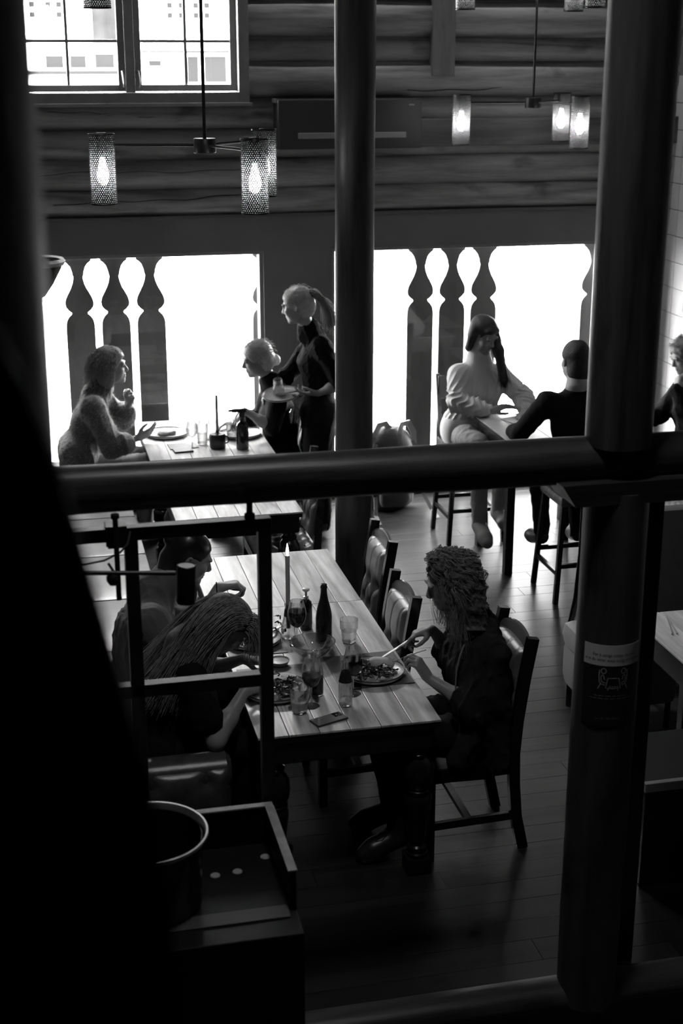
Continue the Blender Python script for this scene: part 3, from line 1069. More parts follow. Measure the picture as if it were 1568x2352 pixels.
lathe_ = MB().lathe([(0, 0), (.15, 0), (.158, .01), (.170, .235), (.166, .235), (.150, .02), (0, .015)], 56).obj('bucket', mat('cooler_dark', .012, rough=.25), tr, smooth=True)
MB().lathe([(.166, .232), (.170, .242), (.180, .252), (.186, .252), (.1885, .245), (.184, .238), (.172, .232), (.166, .232)], 64).obj('rim', M_STEEL, tr, smooth=True)

# ================================================================== TABLEWARE
M_WATER = liquid_mat('clear_water', 1.33, .25, .99)
M_WINE = mat('red_wine', .006, rough=.08, spec=.5)
M_BOTTLE = None


def tinted(name, tint, ior=1.5):
    return liquid_mat(name, ior, .2, tint)


M_GREENB = mat('dark_bottle_glass', .018, rough=.06, spec=.6, trans=.35)
M_CERAM = mat('speckled_stoneware', .42, rough=.30, vary=.18, scale=40, spec=.5)
M_CERAMD = mat('dark_stoneware', .08, rough=.25, vary=.2, scale=30)
M_LEAF = mat('leaf', .035, rough=.30, vary=.4, scale=30, spec=.6)
M_LEAF2 = mat('pale_leaf', .16, rough=.40, vary=.3, scale=30)
M_BREAD = mat('bread_crust', .66, rough=.65, vary=.35, scale=14, bump=.3, bscale=60)
M_MEAT = mat('grilled_meat', .05, rough=.30, vary=.5, scale=25, bump=.4, bscale=50, spec=.6)
M_SLATE = mat('slate_board', .10, rough=.45, vary=.2, scale=12)
M_WAX = mat('candle_wax', .55, rough=.45, sub=.3)
M_LABEL = mat('paper_label', .55, rough=.6)


def lathe_obj(name, prof, m, parent=None, loc=(0, 0, 0), n=28, rot=(0, 0, 0)):
    return MB().lathe(prof, n).obj(name, m, parent, loc, rot, smooth=True)


def wine_glass(loc, label, fill=.5, h=.215, group='wine glasses', rot=(0, 0, 0), R=.041):
    t = thing('wine_glass', label, 'wine glass', loc, 0, group)
    t.rotation_euler = rot
    s = h / .215
    bowl = [(.004, .085), (.016, .090), (.030, .105), (.039, .128), (.0415, .150), (.039, .175), (.033, .200), (.031, .213)]
    k = R / .041
    bowl = [(r * k, z * s) for r, z in bowl]
    lathe_obj('bowl', bowl + [(r - .0012, z) for r, z in bowl[::-1]], M_VESSEL, t)
    lathe_obj('stem', [(.0, .086 * s), (.0045, .086 * s), (.0035, .06 * s), (.0035, .02 * s), (.006, .008 * s), (.014, .004)], M_VESSEL, t, n=14)
    lathe_obj('foot', [(.0, .0045), (.012, .004), (.034, .0015), (.035, 0), (0, 0)], M_VESSEL, t)
    if fill > 0:
        zt = (.09 + (.213 - .09) * fill) * s
        w = [(0, bowl[0][1] + .002)] + [(max(r - .0006, .001), z + .0005) for r, z in bowl if z < zt]
        r_t = np.interp(zt, [z for _, z in bowl], [r for r, _ in bowl]) - .0006
        lathe_obj('wine', w + [(r_t, zt), (0, zt)], M_WINE, t)
    return t


def tumbler(loc, label, fill=.45, h=.105, r0=.031, r1=.041, facets=True, rot=(0, 0, 0), group='water tumblers'):
    t = thing('tumbler', label, 'glass', loc, 0, group)
    t.rotation_euler = rot
    b = MB()
    n = 36
    prof_ = [(0, .004), (r0 - .004, .004), (r0, .008), (r0 + (r1 - r0) * .5, h * .55), (r1 - .001, h * .62), (r1, h)]
    inner = [(r1 - .002, h), (r1 - .004, h * .62), (r0 + .001, h * .5), (r0 - .003, .014), (0, .012)]
    b.lathe(prof_ + inner, n)
    if facets:
        for i, (x, y_, z) in enumerate(b.v):
            if h * .08 < z < h * .6:
                a = math.atan2(y_, x)
                q = 1 - .05 * abs(math.cos(a * 4.5)) 
                b.v[i] = (x * q, y_ * q, z)
    b.obj('glass_wall', M_VESSEL, t, smooth=True)
    if fill > 0:
        zt = .012 + (h - .012) * fill
        lathe_obj('water', [(0, .011), (r0 - .0022, .013), (r0 + (r1 - r0) * fill * .8 - .0010, zt), (0, zt)], M_WATER, t)
    return t


def bottle(loc, label, prof_, m, name='bottle', cat='bottle', parts=(), liquid=None, group=None):
    t = thing(name, label, cat, loc, 0, group)
    lathe_obj('bottle_body', prof_, m, t)
    for nm, pf, mm in parts:
        lathe_obj(nm, pf, mm, t)
    return t


def plate(loc, label, r=.145, m=None, group='dinner plates', rim=True):
    t = thing('plate', label, 'plate', loc, 0, group)
    lathe_obj('dish', [(0, .008), (r * .72, .008), (r * .85, .011), (r * .97, .021), (r, .026), (r * 1.005, .024), (r * .98, .012), (r * .80, .002), (r * .6, 0), (0, 0)], m or M_CERAM, t, n=48)
    lathe_obj('rim_band', [(r * .985, .0245), (r * 1.003, .0275), (r * 1.008, .024), (r * .99, .018)], M_CERAMD, t, n=48)
    return t


def leaf_mesh(L, Wd, curl, seed):
    r = random.Random(seed)
    v, f = [], []
    n = 8
    for i in range(n + 1):
        t = i / n
        w = Wd * math.sin(PI * min(t * .95 + .04, 1)) * (1 + .35 * math.sin(t * 17 + seed))
        z = curl * math.sin(t * PI) + .006 * r.uniform(-1, 1)
        for s in (-1, 0, 1):
            v.append((t * L, s * w / 2, z + (abs(s) * .4 * Wd * (.5 + .5 * math.sin(seed + t * 6)))))
    for i in range(n):
        for j in range(2):
            a = i * 3 + j
            f.append((a, a + 1, a + 4, a + 3))
    return v, f


def salad(parent, cx, cy, z, spread, n, seed, m=M_LEAF, m2=M_LEAF2):
    """heap of dressed leaves, each a small curled blade"""
    r = random.Random(seed)
    for k in range(n):
        v, f = leaf_mesh(r.uniform(.035, .075), r.uniform(.012, .026), r.uniform(.008, .022), seed * 31 + k)
        me = mesh_data('salad_leaf', v, f, m if r.random() < .78 else m2, True)
        a, d = r.uniform(0, 6.28), spread * math.sqrt(r.random())
        o = link('salad_leaf', me, parent, (cx + d * math.cos(a), cy + d * math.sin(a), z + r.uniform(0, .028) * (1.2 - d / spread)))
        o.rotation_euler = (r.uniform(-.5, .5), r.uniform(-.5, .35), r.uniform(0, 6.28))


def lump(name, L, r, seed, m, parent, loc, rz=0, flat=.7, tilt=0, irr=.16):
    """irregular rounded piece of food lying along local x"""
    xs = np.linspace(-1, 1, 15)
    n = 16
    v, f = [], []
    for i, x in enumerate(xs):
        rr = r * math.sqrt(max(0, 1 - abs(x) ** 3.2))
        for j in range(n):
            th = 2 * PI * j / n
            q = 1 + irr * math.sin(3 * th + seed + 2 * x) * .5 + irr * math.sin(5 * x + seed * 1.7 + th)
            v.append((x * L / 2, rr * q * math.cos(th), rr * q * math.sin(th) * flat))
    for i in range(len(xs) - 1):
        for j in range(n):
            j2 = (j + 1) % n
            f.append((i * n + j, i * n + j2, (i + 1) * n + j2, (i + 1) * n + j))
    o = link(name, mesh_data(name, v, f, m, True), parent, loc, (0, tilt, rz))
    return o


def knife_mesh(m):
    b = MB()
    n = 12
    for i in range(n + 1):
        t = i / n
        x = t * .225
        if t < .48:
            w, h = .0055 + .002 * math.sin(t / .48 * PI), .0035
        elif t < .54:
            w, h = .004, .003
        else:
            q = (t - .54) / .46
            w, h = .0085 * (1 - q ** 4) + .001, .0012
        for sx, sz in ((-1, -1), (1, -1), (1, 1), (-1, 1)):
            b.v.append((x, sx * w, sz * h))
    for i in range(n):
        for j in range(4):
            j2 = (j + 1) % 4
            b.f.append((i * 4 + j, i * 4 + j2, (i + 1) * 4 + j2, (i + 1) * 4 + j))
    b.f.append((3, 2, 1, 0))
    e = n * 4
    b.f.append((e, e + 1, e + 2, e + 3))
    return b


def place_dir(o, p, d, up=(0, 0, 1)):
    """put local x of an object along d"""
    x = Vector(d).normalized()
    y_ = Vector(up).cross(x).normalized()
    z = x.cross(y_)
    m = Matrix((x, y_, z)).transposed().to_4x4()
    m.translation = Vector(p)
    o.matrix_world = m
    return o


def knife(label, p, d, group='knives'):
    o = knife_mesh(M_STEEL).obj('table_knife', M_STEEL, smooth=True)
    tag(o, label, 'knife', group)
    return place_dir(o, p, d)


def fork(label, p, d, group='forks', roll=0):
    t = thing('fork', label, 'fork', (0, 0, 0), 0, group)
    h = MB()
    h.bar([(0, 0, 0), (.02, 0, .001), (.08, 0, .002), (.115, 0, .003), (.135, 0, .004)], .009, .003)
    h.obj('handle', M_STEEL, t)
    hd = MB()
    hd.bar([(.133, 0, .004), (.142, 0, .003), (.155, 0, .0), (.165, 0, -.001)], .019, .002)
    hd.obj('head', M_STEEL, t)
    for k in range(4):
        y_ = (k - 1.5) * .0055
        MB().bar([(.163, y_, -.001), (.18, y_, .0), (.20, y_, .006)], .0026, .0018).obj('tine', M_STEEL, t)
    return place_dir(t, p, d)


TZ = .7405
SODA = [(0, .003), (.026, .003), (.029, .008), (.029, .10), (.026, .125), (.018, .155), (.0135, .18), (.0135, .196), (.0155, .198), (.0155, .206), (.012, .207), (.0115, .18), (.016, .153), (.024, .122), (.027, .098), (.027, .012), (0, .008)]

# near table ------------------------------------------------------
c = thing('candle', 'tall lit white taper candle standing in a small clear bottle', 'candle', (1.135, 6.083, TZ))
lathe_obj('taper', [(0, .05), (.0105, .05), (.0105, .37), (.0115, .405), (.009, .411), (0, .406)], M_WAX, c, n=18)
lathe_obj('wick', [(0, .40), (.001, .40), (.0008, .418), (0, .419)], mat('wick', .01, rough=.9), c, n=6)
lathe_obj('flame', [(0, .413), (.005, .420), (.0068, .430), (.0055, .442), (.003, .455), (.0008, .468), (0, .470)], emit_mat('flame', 1.0, 45.0), c, n=14)
lathe_obj('holder_bottle', [(0, .003), (.029, .003), (.034, .010), (.034, .045), (.029, .075), (.021, .105), (.016, .135), (.0145, .16), (.017, .165), (.017, .172), (.013, .172), (.0125, .135), (.018, .10), (.030, .045), (.030, .012), (0, .009)], M_VESSEL, c)
lathe_obj('label', [(.0175, .112), (.0205, .112), (.0165, .145), (.0160, .145)], mat('dark_label', .02, rough=.5), c)
for k, (lx, ly, lz, rz) in enumerate(((-.03, -.03, .07, 2.6), (-.045, -.02, .045, 3.3), (-.02, -.045, .05, 4.2), (-.035, .01, .09, 2.2))):
    v, f = leaf_mesh(.045, .022, .010, 60 + k)
    link('sprig_leaf', mesh_data('sprig_leaf', v, f, M_LEAF, True), c, (lx, ly, lz), (.3, -.2, rz))
wine_glass((1.158, 5.988, TZ), 'full red wine glass in front of the lit candle', .62, .222, R=.043)
bottle((1.238, 6.169, TZ), 'slim dark pump bottle beside the lit candle',
       [(0, 0), (.027, 0), (.029, .006), (.029, .125), (.026, .140), (.014, .152), (.011, .158), (0, .158)], mat('black_pump_bottle', .012, rough=.25), 'pump_bottle',
       parts=[('pump_neck', [(0, .155), (.0125, .155), (.0125, .168), (.006, .17), (.0055, .195), (0, .195)], M_STEEL), ('pump_head', [(0, .192), (.010, .192), (.017, .198), (.018, .206), (.012, .210), (0, .209)], mat('pump_white', .7, rough=.3)),
              ('label', [(.0293, .03), (.0293, .095)], mat('grey_label', .05, rough=.5))])
wb = bottle((1.287, 5.995, TZ), 'dark glass wine bottle standing on the laid table',
       [(0, .012), (.030, .003), (.036, .002), (.0385, .008), (.0385, .125), (.036, .150), (.028, .185), (.020, .215), (.0155, .245), (.0145, .268), (.0165, .270), (.0165, .278), (.0145, .281), (.0150, .288), (.0115, .289), (.0105, .270), (.012, .245), (.0165, .215), (.025, .183), (.033, .148), (.0355, .123), (.0355, .010), (0, .016)],
       tinted('green_bottle_glass', .10, 1.47), 'wine_bottle')
lathe_obj('wine', [(0, .014), (.037, .012), (.037, .052), (0, .052)], M_WINE, wb)
tumbler((1.40, 5.969, TZ), 'faceted water tumbler beside the dark wine bottle', .45, .115, .032, .043)
bw = thing('serving_bowl', 'wide clear glass bowl in the middle of the laid table', 'bowl', (1.20, 5.835, TZ))
lathe_obj('bowl_wall', [(0, .004), (.03, .004), (.045, .01), (.075, .032), (.095, .058), (.102, .075), (.104, .078), (.101, .079), (.097, .072), (.088, .055), (.068, .032), (.042, .014), (0, .011)], tinted('smoky_bowl_glass', .72, 1.47), bw, n=40)
lathe_obj('rim', [(.1005, .077), (.1045, .0795), (.1035, .0775)], M_VESSEL, bw, n=40)
sd = thing('sauce_dish', 'small pale sauce dish between two dinner plates', 'dish', (1.035, 5.78, TZ))
lathe_obj('dish', [(0, .006), (.025, .006), (.040, .016), (.047, .028), (.048, .028), (.047, .024), (.036, .006), (.025, 0), (0, 0)], M_CERAM, sd)
lathe_obj('sauce', [(.041, .021), (.02, .0225), (0, .0235)], mat('white_sauce', .45, rough=.25, bump=.3, bscale=30), sd)


def napkin(loc, w, d, rz, label):
    o = MB().box((-w / 2, -d / 2, 0), (w / 2, d / 2, .004), .0015).obj('placemat', M_SLATE, None, loc, (0, 0, rz))
    return tag(o, label, 'placemat', 'dark placemats')


napkin((1.41, 5.64, TZ - .0005), .33, .36, .02, 'dark placemat under the plate of the curly-haired diner')
napkin((.965, 6.06, TZ - .0005), .27, .30, .0, 'dark placemat under the plate of the man with tied hair')
napkin((.99, 5.60, TZ - .0005), .30, .34, .0, 'dark placemat under the plate of the long-haired diner')

p = plate((1.42, 5.585, TZ + .003), 'dinner plate with a rolled wrap and salad before the curly-haired diner', .138)
lump('wrap', .125, .035, 2, M_BREAD, p, (.045, .035, .034), -.25, .85, 0, .04)
lump('filling', .06, .024, 5, M_MEAT, p, (-.025, .045, .034), .3, .9)
salad(p, -.05, -.005, .014, .062, 30, 3)
salad(p, .01, -.055, .010, .055, 14, 8)
p = plate((.968, 5.50, TZ + .003), 'dinner plate heaped with salad before the long-haired diner', .142)
lump('flatbread', .20, .045, 7, M_BREAD, p, (.02, .075, .022), .1, .42, 0, .10)
lump('rice', .07, .03, 9, mat('rice', .5, rough=.6, bump=.6, bscale=90), p, (-.09, .0, .018), .6, .5)
lump('chilli', .085, .014, 3, M_MEAT, p, (.035, -.045, .028), -.7, 1, .15)
salad(p, .02, -.005, .016, .085, 40, 5)
p = plate((.962, 6.07, TZ + .003), 'dinner plate with bread roll before the man with tied hair', .135)
lump('bread_roll', .085, .034, 4, M_BREAD, p, (.02, .055, .03), .5, .8)
lump('rice', .09, .034, 6, MATS['rice'], p, (-.06, .03, .016), .1, .45)
salad(p, -.02, -.045, .014, .07, 26, 6)
# cutlery resting by the far plate
knife('table knife lying across the edge of the plate with the bread roll', (1.03, 6.08, .772), (.09, .07, .006))

# bottles, glasses and phone at the front
b1 = bottle((1.232, 5.314, TZ), 'clear empty soda bottle with dark neck label next to the phone', SODA, M_VESSEL, 'soda_bottle', parts=[('label', [(.0235, .135), (.0288, .112), (.0292, .112), (.0240, .137), (.0185, .157)], mat('dark_label', .02))], group='small soda bottles')
b2 = bottle((1.135, 5.440, TZ), 'small cola bottle with dark drink behind a wine glass', SODA, M_VESSEL, 'soda_bottle', parts=[('drink', [(0, .006), (.028, .010), (.028, .085), (0, .085)], M_WINE)], group='small soda bottles')
wine_glass((1.091, 5.338, TZ), 'red wine glass next to the water tumbler and phone', .42, .218)
wine_glass((1.289, 5.415, TZ), 'red wine glass behind the clear soda bottle', .60, .215)
tumbler((1.030, 5.288, TZ), 'plain water tumbler in front of a red wine glass', .42, .115, .032, .043, facets=False)
ph = thing('phone', 'smartphone lying face down near the table edge', 'phone', (1.133, 5.19, TZ), math.radians(21))
MB().box((-.074, -.036, 0), (.074, .036, .008), .0034).obj('case', mat('phone_frame', .06, rough=.2, metal=.4), ph, smooth=True)
MB().box((-.0715, -.0335, .0075), (.0715, .0335, .0086), .0004).obj('back_glass', mat('phone_back', .22, rough=.12, spec=.8), ph)
cmo = MB().box((.030, -.004, .0085), (.066, .031, .0096), .0005).obj('camera_bump', mat('phone_bump', .03, rough=.15), ph)
for x, yy in ((.040, .006), (.056, .020), (.040, .023)):
    lathe_obj('lens', [(0, .0025), (.006, .0025), (.0065, .0018), (.0065, 0)], mat('lens', .01, rough=.05), cmo, (x, yy, .0092), n=14)

# cutlery in the hands of the curly-haired diner
FORK_P, FORK_D = Vector((1.603, 5.396, .922)), Vector((-.122, .16, -.12))
KNIFE_P, KNIFE_D = Vector((1.640, 5.598, .915)), Vector((-.178, .036, -.122))
fork('steel fork held over the plate by the curly-haired diner', FORK_P, FORK_D)
knife('steel table knife held by the curly-haired diner', KNIFE_P, KNIFE_D)

# empty table behind the candle
tumbler((1.245, 8.47, TZ), 'water tumbler on the empty table beyond the candle', .35, .12, .033, .043)
wine_glass((1.20, 8.36, TZ), 'empty wine glass on the empty table beyond the candle', 0, .20)
o = knife_mesh(M_STEEL).obj('table_knife', M_STEEL, smooth=True)
tag(o, 'table knife lying on the empty table beyond the candle', 'knife', 'knives')
place_dir(o, (1.02, 8.62, TZ + .004), (1, .12, 0))

# window table of the sweater woman
TF = .7455
p = plate((.985, 9.93, TF), 'wide pale plate in front of the sweater woman', .155)
lump('rice', .14, .05, 12, MATS['rice'], p, (.0, .0, .022), .3, .5)
p = plate((1.50, 9.80, TF), 'plate in front of the seated woman with a low bun', .15)
lump('potato', .07, .03, 13, M_BREAD, p, (.02, .03, .026), .4, .8)
ch = thing('candle_pot', 'unlit thin candle in a squat black pot on the window table', 'candle', (1.29, 9.50, TF))
lathe_obj('pot', [(0, 0), (.048, 0), (.055, .008), (.057, .09), (.050, .104), (.020, .108), (.012, .114), (.012, .13), (0, .13)], M_BLACKM, ch)
MB().tube([(.05, 0, .03), (.075, 0, .04), (.08, 0, .06), (.07, 0, .08), (.052, 0, .085)], .005, 8).obj('handle', M_BLACKM, ch, smooth=True)
lathe_obj('taper', [(0, .115), (.011, .115), (.010, .37), (.007, .376), (0, .376)], mat('grey_wax', .30, rough=.5), ch, n=14)
sp = bottle((1.455, 9.44, TF), 'dark brown spray bottle on the window table',
       [(0, 0), (.040, 0), (.043, .008), (.043, .165), (.036, .185), (.018, .198), (.016, .205), (.016, .23), (0, .23)], mat('brown_bottle', .02, rough=.12, spec=.6, trans=.2), 'spray_bottle')
MB().box((-.02, -.012, .225), (.018, .012, .262), .004).box((-.07, -.010, .262), (.03, .010, .288), .005).obj('spray_head', M_BLACKM, sp)
MB().bar([(-.022, 0, .262), (-.04, 0, .235), (-.045, 0, .205)], .010, .006).obj('trigger', M_BLACKM, sp)
MB().box((-.095, -.006, .268), (-.07, .006, .284), .003).obj('nozzle', M_BLACKM, sp)
tumbler((1.20, 9.62, TF), 'tall water glass beside the black candle pot', .5, .15, .034, .040, facets=False)
tumbler((1.42, 9.70, TF), 'water tumbler behind the brown spray bottle', .4, .12, .032, .041)
wine_glass((1.12, 9.55, TF), 'empty wine glass beside the tall water glass', 0, .19)
bottle((1.235, 9.78, TF), 'clear glass carafe on the window table',
       [(0, .003), (.038, .003), (.042, .01), (.042, .12), (.036, .16), (.026, .20), (.027, .235), (.030, .24), (.028, .24), (.024, .20), (.034, .158), (.040, .118), (.040, .012), (0, .008)], M_VESSEL, 'carafe', 'carafe')
wl = tag(MB().box((-.065, -.045, 0), (.065, .045, .012), .003).obj('wallet', mat('wallet', .015, rough=.4), None, (1.045, 9.47, TF), (0, 0, .1)), 'flat black wallet lying on the window table', 'wallet')
tag(MB().box((-.1, -.07, 0), (.1, .07, .006), .001).obj('menu_card', M_SLATE, None, (1.06, 9.60, TF), (0, 0, .05)), 'grey menu card under the plate of the sweater woman', 'menu')

# plate and glasses carried by the waitress
WP = Vector((1.765, 9.62, 1.062))
p = plate(WP, 'plate with an upturned glass and cutlery carried by the waitress', .135)
p.rotation_euler = (math.radians(10), math.radians(-6), 0)
tumbler((1.738, 9.61, 1.062 + .135), 'upturned tumbler on the plate carried by the waitress', 0, .115, .030, .041, rot=(PI + math.radians(10), math.radians(-6), 0))
knife('knife lying on the plate carried by the waitress', (1.93, 9.60, 1.105), (-.2, .02, -.03))
fork('fork lying on the plate carried by the waitress', (1.92, 9.575, 1.105), (-.2, .01, -.03))
wine_glass((1.865, 9.56, 1.075), 'empty wine glass held upside down by the waitress', 0, .20, rot=(PI + .1, .12, 0))

# high table
tag(MB().box((-.11, -.085, 0), (.11, .085, .004), .001).obj('paper_menu', mat('white_paper', .75, rough=.6), None, (3.33, 9.02, .951), (0, 0, .3)), 'white paper sheet on the high table under the hand of blouse woman', 'paper')
tumbler((3.20, 8.64, .951), 'small dark tumbler at the near corner of the high table', .6, .085, .03, .036)

# ================================================================== BAR STOOLS
def bar_stool(loc, rz, label, back):
    t = thing('bar_stool', label, 'stool', loc, rz, 'tall bar stools')
    for sx in (-1, 1):
        for sy in (-1, 1):
            MB().bar([(sx * .205, sy * .20, 0), (sx * .165, sy * .165, .66)], .03, .03, (1, 0, 0)).obj('leg', M_BLACKW, t)
    for s in (-1, 1):
        MB().bar([(s * .193, -.19, .20), (s * .193, .19, .20)], .022, .028).obj('footrest', M_BLACKW, t)
        MB().bar([(-.19, s * .188, .25), (.19, s * .188, .25)], .022, .028).obj('footrest', M_BLACKW, t)
    MB().box((-.195, -.195, .64), (.195, .195, .71), .022).obj('seat', M_LEATHERD, t, smooth=True)
    if back:
        for s in (-1, 1):
            MB().bar([(s * .17, .175, .68), (s * .175, .20, .9), (s * .18, .245, 1.16)], .026, .03, (1, 0, 0)).obj('back_post', M_BLACKW, t)
        MB().box((-.185, .205, .98), (.185, .235, 1.15), .008).obj('back_panel', M_BLACKW, t)
    return t


bar_stool((3.43, 8.17, 0), PI, 'tall black stool under the man in the black shirt', False)
bar_stool((3.10, 9.42, 0), 0, 'tall black high-back stool under the woman in the white blouse', True)

# ================================================================== RUCKSACK BY THE WINDOW
rk = thing('rucksack', 'grey and black rucksack leaning against the wall by the slim post', 'rucksack', (2.70, 10.18, 0), .15)
b = MB()
P = [(0, .01), (.15, .01), (.20, .05), (.215, .2), (.21, .4), (.19, .52), (.15, .60), (.09, .645), (0, .655)]
b.lathe(P, 26)
b.v = [(x, y_ * .62, z) for x, y_, z in b.v]
b.obj('pack', mat('pack_fabric', .05, rough=.7, bump=.3, bscale=50), rk, smooth=True)
for k, (x0, x1, hgt) in enumerate(((-.17, .02, .70), (.04, .19, .69))):
    MB().bar([(x0, -.06, .50), (x0 + .01, -.075, .60), ((x0 + x1) / 2 - .03, -.05, hgt - .02), ((x0 + x1) / 2 + .03, -.03, hgt - .015), (x1, -.03, .60), (x1 + .01, -.02, .5)], .045, .012, (0, 1, 0)).obj('top_strap', mat('pale_strap', .40, rough=.6), rk)
b = MB().lathe([(0, .06), (.11, .06), (.13, .10), (.13, .30), (.10, .36), (0, .37)], 20)
b.v = [(x, y_ * .4 - .13, z) for x, y_, z in b.v]
b.obj('front_pocket', mat('pack_fabric', .05), rk, smooth=True)
for s in (-1, 1):
    MB().bar([(s * .15, -.10, .55), (s * .21, -.16, .40), (s * .19, -.20, .18), (s * .23, -.30, .05), (s * .24, -.40, .012)], .004, .03, (1, 0, 0)).obj('strap', mat('pack_strap', .12, rough=.6), rk)
    MB().box((s * .2 - .018, -.215, .17), (s * .2 + .018, -.20, .21), .003).obj('buckle', M_BLACKM, rk)

# ================================================================== RIGHT-HAND BOOTHS
dining_table('dining_table', 'small table with glasses beside the tiled wall, partly behind the log post', 3.55, 4.35, 6.98, 7.75, .745, 5, M_TABLEGREY, legs=False)
for k, (x, y_) in enumerate(((3.70, 7.28), (3.78, 7.38), (3.66, 7.42))):
    tumbler((x, y_, .746), ('upturned clean tumbler at the table edge by the tiled wall', 'upturned clean tumbler touching two others by the tiled wall', 'upturned clean tumbler behind two others by the tiled wall')[k], 0, .11, .03, .04, group='clean tumblers on the small table')
dining_table('dining_table', 'table with chopsticks in the near right booth', 2.81, 3.60, 5.38, 5.985, .745, 5, M_TABLEGREY, legs=False)
for k in range(2):
    o = MB().tube([(0, 0, 0), (.23, 0, 0)], [.004, .0025], 8).obj('chopstick', mat('chopstick', .45, rough=.4), None, (2.90 + k * .025, 5.70, .7505), (0, 0, 1.25 + .10 * k), smooth=True)
    tag(o, ('pale wooden chopstick on the booth table, its end nearer the table edge', 'pale wooden chopstick on the booth table, splayed beside its pair')[k], 'chopstick', 'chopsticks on the booth table')
bp = thing('booth_partition', 'grey upholstered partition behind the chopstick table', 'partition', (3.3, 6.75, 0))
MB().box((-.02, -.05, .25), (1.0, .05, 1.02), .02).obj('panel', mat('partition_fabric', .10, rough=.8, vary=.1, scale=20), bp, smooth=True)
MB().box((-.02, -.04, 0), (1.0, .04, .26), .003).obj('base', M_BLACKW, bp)
lb = thing('low_bench', 'dark low bench with pale front edge right of the noticed post', 'bench', (2.75, 5.02, 0))
MB().box((-.36, -.20, 0), (.7, .22, .46), .004).obj('body', M_BLACKW, lb)
MB().box((-.375, -.20, .46), (.7, .22, .50), .006).obj('seat_board', MATS['station_black'], lb)
MB().box((-.375, -.225, .462), (.7, -.198, .503), .003).obj('edge_strip', mat('ledge_pale', .30, rough=.4), lb)
# pale rounded chair between post and booth
pc = thing('padded_chair', 'pale padded chair with a curved black frame behind the noticed post', 'chair', (2.955, 6.37, 0))
MB().box((-.26, -.23, .36), (.24, .21, .50), .06).obj('seat', M_VINYL, pc, smooth=True)
MB().box((-.25, -.22, .14), (.24, .21, .40), .06).obj('skirt', mat('skirt_grey', .22, rough=.5), pc, smooth=True)
for s in (-1, 1):
    MB().tube([(s * .17 - .03, .235, .40), (s * .135 - .03, .235, .60), (s * .12 - .03, .235, .85), (s * .12 - .03, .235, 1.14)], .016, 10).obj('back_rod', M_BLACKW, pc, smooth=True)
    for q in (-1, 1):
        MB().tube([(q * .2, s * .18, 0), (q * .2, s * .18, .2)], .016, 8).obj('leg', M_BLACKW, pc, smooth=True)
MB().tube([(-.14, .235, 1.13), (-.08, .24, 1.17), (.04, .24, 1.17), (.10, .235, 1.13)], .016, 10).obj('top_rod', M_BLACKW, pc, smooth=True)

# tiled wall: framed white board and black wall lamp
wbd = thing('wall_board', 'white framed board with black lower edge on the tiled wall', 'board', (RX1 - .02, 9.35, 2.0))
MB().box((-.012, -.55, -.02), (.008, .45, .75), .003).obj('board', mat('board_white', .8, rough=.3), wbd)
MB().box((-.03, -.57, -.05), (.008, .47, -.018), .003).obj('lower_edge', M_BLACKW, wbd)
MB().bar([(-.02, .1, .42), (-.03, -.25, .75)], .02, .03, (1, 0, 0)).obj('clip_arm', M_BLACKW, wbd)
# shelf end at the left of the fretwork window
sh = thing('wall_basket', 'dark hanging basket with frayed pale rim before the fretwork window', 'basket', (.135, 9.2, 2.10))
lathe_obj('basket_body', [(0, -.22), (.04, -.21), (.10, -.13), (.15, -.04), (.165, .0), (.15, .0), (.09, -.12), (0, -.20)], mat('wicker_dark', .004, rough=.9, spec=.1, bump=.5, bscale=60), sh)
lathe_obj('frayed_rim', [(.150, -.005), (.172, -.012), (.182, .012), (.168, .030), (.150, .02)], mat('straw', .28, rough=.8, bump=.8, bscale=40), sh)
MB().tube([(-.16, 0, .0), (-.5, 0, .02), (-.885, 0, .02)], .010, 8).obj('wall_arm', M_BLACKM, sh, smooth=True)

# ================================================================== NOTICE WRAPPED ROUND THE POST
PR = .1135
PC = (1.897, 4.2)
A0 = math.radians(-90 - 13 + 3)    # direction from post towards the room's gallery


def wrap(v):
    """flat notice coordinates (x across, y up, small lift) onto the post"""
    out = []
    for x, y_, l in v:
        a = A0 + x / PR
        out.append((PC[0] + (PR + l) * math.cos(a), PC[1] + (PR + l) * math.sin(a), y_))
    return out


def sheet(x0, x1, z0, z1, lift, nx=24):
    v, f = [], []
    for i in range(nx + 1):
        x = x0 + (x1 - x0) * i / nx
        v += [(x, z0, lift), (x, z1, lift), (x, z1, lift - .0006), (x, z0, lift - .0006)]
    for i in range(nx):
        for j in range(4):
            j2 = (j + 1) % 4
            f.append((i * 4 + j, i * 4 + j2, i * 4 + 4 + j2, i * 4 + 4 + j))
    return wrap(v), f


NZ0, NZ1 = 1.165, 1.462
nt_ = thing('notice', 'black paper notice with white header wrapped round the log post', 'notice', (0, 0, 0))
M_NBLACK = mat('notice_black', .012, rough=.55)
M_NWHITE = mat('notice_white', .65, rough=.55)
M_NINK = mat('notice_ink', .02, rough=.6)
M_NLINE = mat('notice_line', .55, rough=.6)
v, f = sheet(-.108, .105, NZ0, NZ1, 0)
link('sheet', mesh_data('sheet', v, f, M_NBLACK), nt_)
v, f = sheet(-.108, .105, NZ1 - .075, NZ1, .0008)
link('header_band', mesh_data('header_band', v, f, M_NWHITE), nt_)


